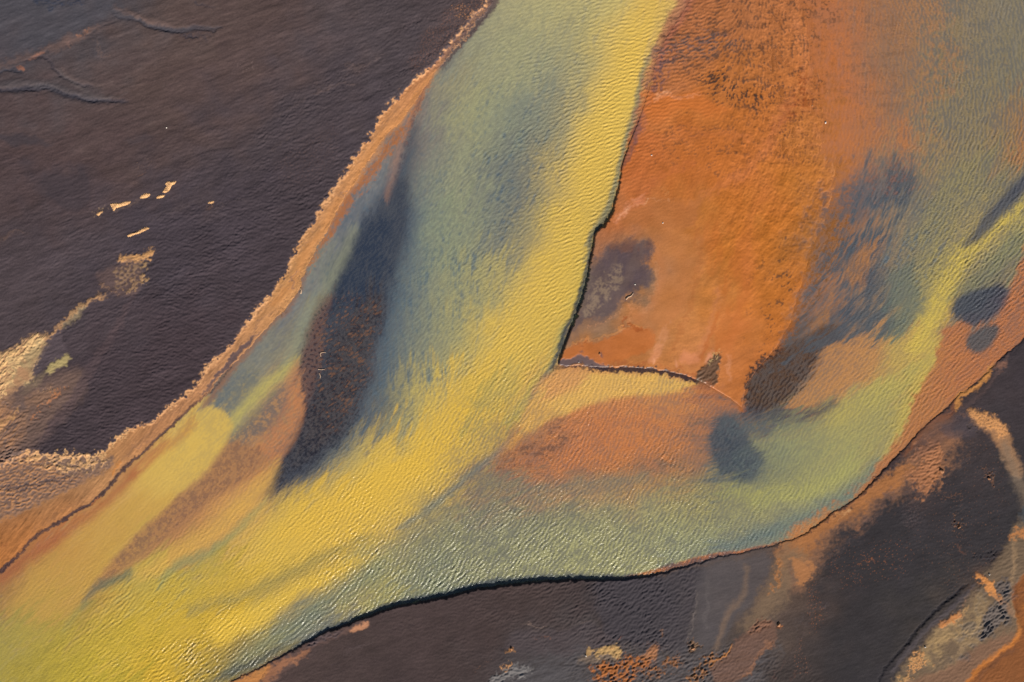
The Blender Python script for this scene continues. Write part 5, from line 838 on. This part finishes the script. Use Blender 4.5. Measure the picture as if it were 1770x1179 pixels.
# ------------------------------------------------------------------ grid meshes
def cellmask(a):
    return (a[:-1, :-1] + a[1:, :-1] + a[:-1, 1:] + a[1:, 1:]) / 4
def grid_mesh(name, cells, Z, mat, extra=None, A=ALB):
    j, i = np.nonzero(cells)
    a = j*NX + i
    quads = np.stack([a + NX, a + NX + 1, a + 1, a], 1)          # y runs down the map: keep normals up
    used, inv = np.unique(quads, return_inverse=True)
    inv = inv.reshape(-1).astype(np.int32)
    me = bpy.data.meshes.new(name)
    co = np.stack([WX.ravel()[used], WY.ravel()[used], Z.ravel()[used]], 1).astype(np.float32)
    me.vertices.add(len(used)); me.vertices.foreach_set('co', co.ravel())
    nf = len(quads)
    me.loops.add(nf*4); me.loops.foreach_set('vertex_index', inv)
    me.polygons.add(nf); me.polygons.foreach_set('loop_start', np.arange(0, nf*4, 4, dtype=np.int32)); me.polygons.foreach_set('loop_total', np.full(nf, 4, np.int32))
    me.polygons.foreach_set('use_smooth', np.ones(nf, bool))
    me.update(calc_edges=True)
    ca = me.attributes.new('sediment', 'FLOAT_COLOR', 'POINT')
    rgba = np.ones((len(used), 4), np.float32); rgba[:, :3] = A.reshape(-1, 3)[used]
    ca.data.foreach_set('color', rgba.ravel())
    for k, f in (extra or {}).items():
        at = me.attributes.new(k, 'FLOAT', 'POINT'); at.data.foreach_set('value', f.ravel()[used].astype(np.float32))
    me.materials.append(mat)
    o = bpy.data.objects.new(name, me); COL.objects.link(o); o['kind'] = 'structure'
    return o

c_nwp, c_nwl, c_se, c_bar = map(cellmask, (f_nwplain, f_nwland, f_se, f_bar))
is_plain = (c_nwp > 0) & (c_nwl > 0)
is_bank = (c_nwl > 0) & ~is_plain
is_se = (c_se > 0) & ~(c_nwl > 0)
is_bar = (c_bar > 0) & ~(c_nwl > 0) & ~is_se
is_bed = ~(is_plain | is_bank | is_se | is_bar)
grid_mesh('black_sand_plain', is_plain, H, m_plain)
grid_mesh('mud_bank', is_bank, H, m_mud)
grid_mesh('floodplain', is_se, H, m_slate)
grid_mesh('sand_bar', is_bar, H, m_wet, A=BEDALB)
grid_mesh('riverbed', is_bed, H, m_bed, A=BEDALB)
WZ = WH
wet = (cellmask(land) < 2.5) & (c_bar < 2.5 + 100*cellmask(east))
TW = T
WALB = np.clip(ALB * (np.maximum(1 - 1.3*(1 - TW)**2, .2) / np.maximum(TW, .3))[..., None], .003, .9).astype(np.float32)
grid_mesh('river_water', wet, WZ, m_water, A=WALB, extra={'turbidity': T, 'chop': np.clip(amp*env, 0, 2)})


# ------------------------------------------------------------------ loose things lying on the ground
def ground_z(x, y):
    i = int(np.searchsorted(AX, x)); j = int(np.searchsorted(AY, y))
    return float(H[j-1:j+2, i-1:i+2].max())
def to_world(x, y, z=0.):
    return ((x - CX)*U, -(y - CY)*U, z)
def plain_mat(name, c1, c2, scale, rough=.8):
    m, t, n, l = nt(name)
    out = n.new('ShaderNodeOutputMaterial'); p = n.new('ShaderNodeBsdfPrincipled'); l.new(p.outputs[0], out.inputs[0])
    g = n.new('ShaderNodeNewGeometry'); x = n.new('ShaderNodeTexNoise'); x.inputs['Scale'].default_value = scale; x.inputs['Detail'].default_value = 5
    l.new(g.outputs['Position'], x.inputs['Vector'])
    r = n.new('ShaderNodeValToRGB'); r.color_ramp.elements[0].position = .35; r.color_ramp.elements[1].position = .65
    r.color_ramp.elements[0].color = (*[float(v) for v in lin(c1)*.8], 1); r.color_ramp.elements[1].color = (*[float(v) for v in lin(c2)*.8], 1)
    l.new(x.outputs[0], r.inputs[0]); l.new(r.outputs[0], p.inputs['Base Color']); p.inputs['Roughness'].default_value = rough
    b = n.new('ShaderNodeBump'); b.inputs['Distance'].default_value = .03; l.new(x.outputs[0], b.inputs['Height']); l.new(b.outputs[0], p.inputs['Normal'])
    return m
m_clay = plain_mat('pale_clay', (176, 134, 92), (236, 184, 126), 2.2)
m_stone = plain_mat('pale_stone', (178, 170, 162), (226, 218, 208), 5)
m_wood = plain_mat('bleached_wood', (160, 128, 104), (214, 184, 154), 6)
m_dark = plain_mat('dark_clod', (110, 78, 60), (190, 128, 80), 3)
def tag(o, label, cat, group=None):
    o['label'] = label; o['category'] = cat
    if group: o['group'] = group
def link_mesh(name, vs_, fs, mat, loc):
    me = bpy.data.meshes.new(name); me.from_pydata(vs_, [], fs); me.materials.append(mat)
    for q in me.polygons: q.use_smooth = True
    me.update()
    o = bpy.data.objects.new(name, me); COL.objects.link(o); o.location = loc
    return o
def noise3(p, seed):
    return sum(math.sin(p[0]*f*1.7 + p[1]*f*2.3 + p[2]*f*1.3 + seed*k + k) / (1 + k*.6) for k, f in enumerate((1.3, 2.9, 5.3, 9.1)))
def stone(name, x, y, r, mat, label, cat, group, flat=.7, seed=1, tall=1.0):
    vs_, fs = [], []; nu, nv = 18, 12
    for j in range(nv + 1):
        th = math.pi*j/nv
        for i in range(nu):
            ph = 2*math.pi*i/nu
            q = (math.sin(th)*math.cos(ph), math.sin(th)*math.sin(ph), math.cos(th))
            k = 1 + .16*noise3(q, seed)
            vs_.append((q[0]*k*r*1.15, q[1]*k*r*.85, q[2]*k*r*flat*tall))
    for j in range(nv):
        for i in range(nu):
            fs.append((j*nu+i, (j+1)*nu+i, (j+1)*nu+(i+1) % nu, j*nu+(i+1) % nu))
    o = link_mesh(name, vs_, fs, mat, to_world(x, y, ground_z(x, y) + r*flat*.35))
    o.rotation_euler = (0, 0, seed*1.3)
    tag(o, label, cat, group)
def log(name, pts, r, label, mat=None, z=.0):
    # pts in map units, a bent tapering limb
    P = [Vector(to_world(a, b, 0)) for a, b in pts]; base = P[0].copy()
    sp_ = spline([(v.x, v.y) for v in P], False, 6); n_ = len(sp_); vs_, fs = [], []; nu = 10
    for k, q in enumerate(sp_):
        t_ = (sp_[min(k+1, n_-1)] - sp_[max(k-1, 0)]); t_ = t_/np.linalg.norm(t_); nrm = (-t_[1], t_[0])
        rr = r*(1 - .65*k/(n_-1))*(1 + .12*math.sin(k*2.1)); rr = rr*.35 if k in (0, n_-1) else rr
        for i in range(nu):
            a_ = 2*math.pi*i/nu
            vs_.append((q[0]-base.x + nrm[0]*math.cos(a_)*rr, q[1]-base.y + nrm[1]*math.cos(a_)*rr, math.sin(a_)*rr*.9))
    for k in range(n_-1):
        for i in range(nu):
            fs.append((k*nu+i, (k+1)*nu+i, (k+1)*nu+(i+1) % nu, k*nu+(i+1) % nu))
    fs += [tuple(range(nu)), tuple(reversed(range((n_-1)*nu, n_*nu)))]
    zz = max(ground_z(a, b) for a, b in pts)
    o = link_mesh(name, vs_, fs, mat or m_wood, (base.x, base.y, max(zz, z) + r*.5))
    tag(o, label, 'driftwood', 'bits of driftwood')
def slab(pts, hgt, label, seed):
    # a scab of pale clay with a crumbling outline, its top rising a hand above the sand
    q = spline(pts, True, 5); x0, y0 = q.min(0) - 1.5; x1, y1 = q.max(0) + 1.5
    st = .3; xs = np.arange(x0, x1, st); ys = np.arange(y0, y1, st); xx, yy = np.meshgrid(xs, ys)
    xx2 = xx + .55*np.sin(xx*1.9 + yy*1.1 + seed) + .4*np.sin(yy*3.1 - xx*.7 + seed*2); yy2 = yy + .5*np.sin(yy*2.1 - xx*1.6 + seed) + .35*np.sin(xx*4.1 + seed)
    s_ = sdf(q, False, lx=xx2, ly=yy2)
    zz = hgt*smooth(-.4, 2.2, s_) + .25*hgt*np.sin(xx*2.3 + 2*np.sin(yy*1.7))*smooth(0, 2, s_) - .06*smooth(.3, -.8, s_)
    cx_, cy_ = q.mean(0); i_ = np.clip(np.searchsorted(AX, xs), 0, NX-1); j_ = np.clip(np.searchsorted(AY, ys), 0, NY-1)
    gz = H[np.ix_(j_, i_)] ; z0 = ground_z(cx_, cy_)
    ok = s_ > -.9; idx = -np.ones(ok.shape, int); vs_, fs = [], []
    for a_, b_ in zip(*np.nonzero(ok)):
        idx[a_, b_] = len(vs_); vs_.append(((xs[b_]-cx_)*U, -(ys[a_]-cy_)*U, float(gz[a_, b_] + zz[a_, b_] - z0)))
    for a_ in range(ok.shape[0]-1):
        for b_ in range(ok.shape[1]-1):
            k_ = (idx[a_+1, b_], idx[a_+1, b_+1], idx[a_, b_+1], idx[a_, b_])
            if min(k_) >= 0: fs.append(k_)
    o = link_mesh('clay_crust', vs_, fs, m_clay, to_world(cx_, cy_, z0))
    tag(o, label, 'clay crust', 'pale clay crusts on the black sand')
slab([(288,318),(293,314),(299,315),(307,314),(304,319),(299,322),(295,330),(289,334),(283,333),(286,327),(290,323)], .10, 'highest pale clay crust on the black plain, upright and forked at its top', 1)
slab([(244,343),(249,337),(255,335),(262,336),(259,341),(250,344)], .08, 'small leaf-shaped pale clay crust between two larger ones on the black plain', 2)
slab([(272,342),(279,338),(287,338),(284,342),(275,344)], .08, 'thin pale clay sliver just below the forked clay crust', 3)
slab([(193,354),(200,352),(210,352),(219,349),(228,349),(224,354),(212,358),(203,361),(199,366),(196,360)], .10, 'long pale clay crust with a hooked lower end on the black plain', 4)
slab([(170,371),(175,367),(181,366),(178,370),(173,374)], .07, 'tiny crumbled clay crust at the left tip of the trail of pale crusts', 5)
slab([(222,408),(230,404),(238,402),(247,396),(257,393),(260,396),(252,400),(244,404),(234,407),(226,410)], .09, 'ragged pale clay crust pointing up to the right above the honeycombed crusts', 6)
slab([(360,352),(366,349),(372,349),(368,353)], .06, 'faint lone clay sliver on the black plain right of the other crusts', 7)
for x, y, r, lab, sd in [(1427,212,.22,'white stone alone in the middle of the ochre sand bar',1),(1097,492,.15,'small white stone on the grey silt patch of the ochre bar',2),(1145,386,.13,'tiny white stone on smooth mud near the top of the silt patch',3),
                     (1012,1131,.2,'white stone on grey silt below the pair of pale crusts by the lower edge',4),(1597,1117,.18,'white stone on black silt beside the long dark scar',5),(1708,992,.17,'white stone next to the orange wedge of clay',6),
                     (1126,269,.14,'white stone near the rippled left rim of the ochre bar',7),(290,222,.13,'pale stone alone on the upper black sand plain',8),(1000,626,.12,'white speck of stone on the grey mud step',9)]:
    stone('stone', x, y, r*.75, m_stone, lab, 'stone', 'pale stones', .75, sd)
for x, y, r, lab, sd in [(1345,1079,.45,'rusty clod of earth casting a black shadow at the lower edge of the ochre fan',1),(1626,814,.5,'dark clod at the tip of the ochre tongue on the right bank',2),(1197,1119,.4,'lone brown clod on the smooth grey silt apron',3),
                     (884,1119,.35,'ochre clod with a dark hollow behind it near the lower edge',4),(1404,183,.2,'dark clod of sand on the ochre bar left of the white stone',5),(1036,612,.28,'grey clod on the ochre spit above the mud step',6),
                     (1708,827,.35,'upper clod of ochre earth on the black silt at right',7),(1656,910,.35,'lower clod of ochre earth on the black silt at right',8)]:
    stone('earth_clod', x, y, r*.68, m_dark, lab, 'clod', 'clods of earth', .6, sd)
log('driftwood', [(1081,518),(1085,514),(1090,512),(1094,507)], .14, 'bleached S-shaped branch lying on the grey silt patch')
log('driftwood', [(520,508),(521,503),(520,498)], .16, 'short pale log at the edge of the mud bank beside the green branch', z=.02)
log('driftwood', [(555,616),(554,611),(559,609),(564,610)], .08, 'hooked bleached twig, topmost of three on the dark shoal', z=.02)
log('driftwood', [(550,638),(556,639),(562,638)], .08, 'straight bleached twig, middle one of three on the dark shoal', z=.02)
log('driftwood', [(552,645),(554,650),(553,654)], .08, 'stubby bleached twig, lowest of three on the dark shoal', z=.02)


# ------------------------------------------------------------------ sun, sky, camera
EL = math.radians(29); SX, SY = .3, -.9
r_ = math.hypot(SX, SY)
d = Vector((SX/r_*math.cos(EL), SY/r_*math.cos(EL), math.sin(EL)))
sl = bpy.data.lights.new('sun', 'SUN'); sl.energy = 5.0; sl.angle = math.radians(.5); sl.color = (1, .93, .82)
so = bpy.data.objects.new('sun', sl); COL.objects.link(so); so.rotation_euler = d.to_track_quat('Z', 'Y').to_euler()
w = bpy.data.worlds.new('World'); scene.world = w; w.use_nodes = True
wn = w.node_tree.nodes; bg = wn['Background']
sky = wn.new('ShaderNodeTexSky'); sky.sky_type = 'NISHITA'; sky.sun_disc = False; sky.sun_elevation = EL; sky.sun_rotation = math.atan2(SX, SY)
w.node_tree.links.new(sky.outputs[0], bg.inputs[0]); bg.inputs[1].default_value = .05
cam = bpy.data.cameras.new('camera'); cam.sensor_width = 36; cam.lens = 36*120/177.0; cam.clip_end = 20000
co_ = bpy.data.objects.new('camera', cam); COL.objects.link(co_); co_.location = (0, 0, 120)
scene.camera = co_
vs = scene.view_settings
vs.view_transform = 'Standard'; vs.look = 'None'; vs.exposure = EXPO; vs.gamma = 1
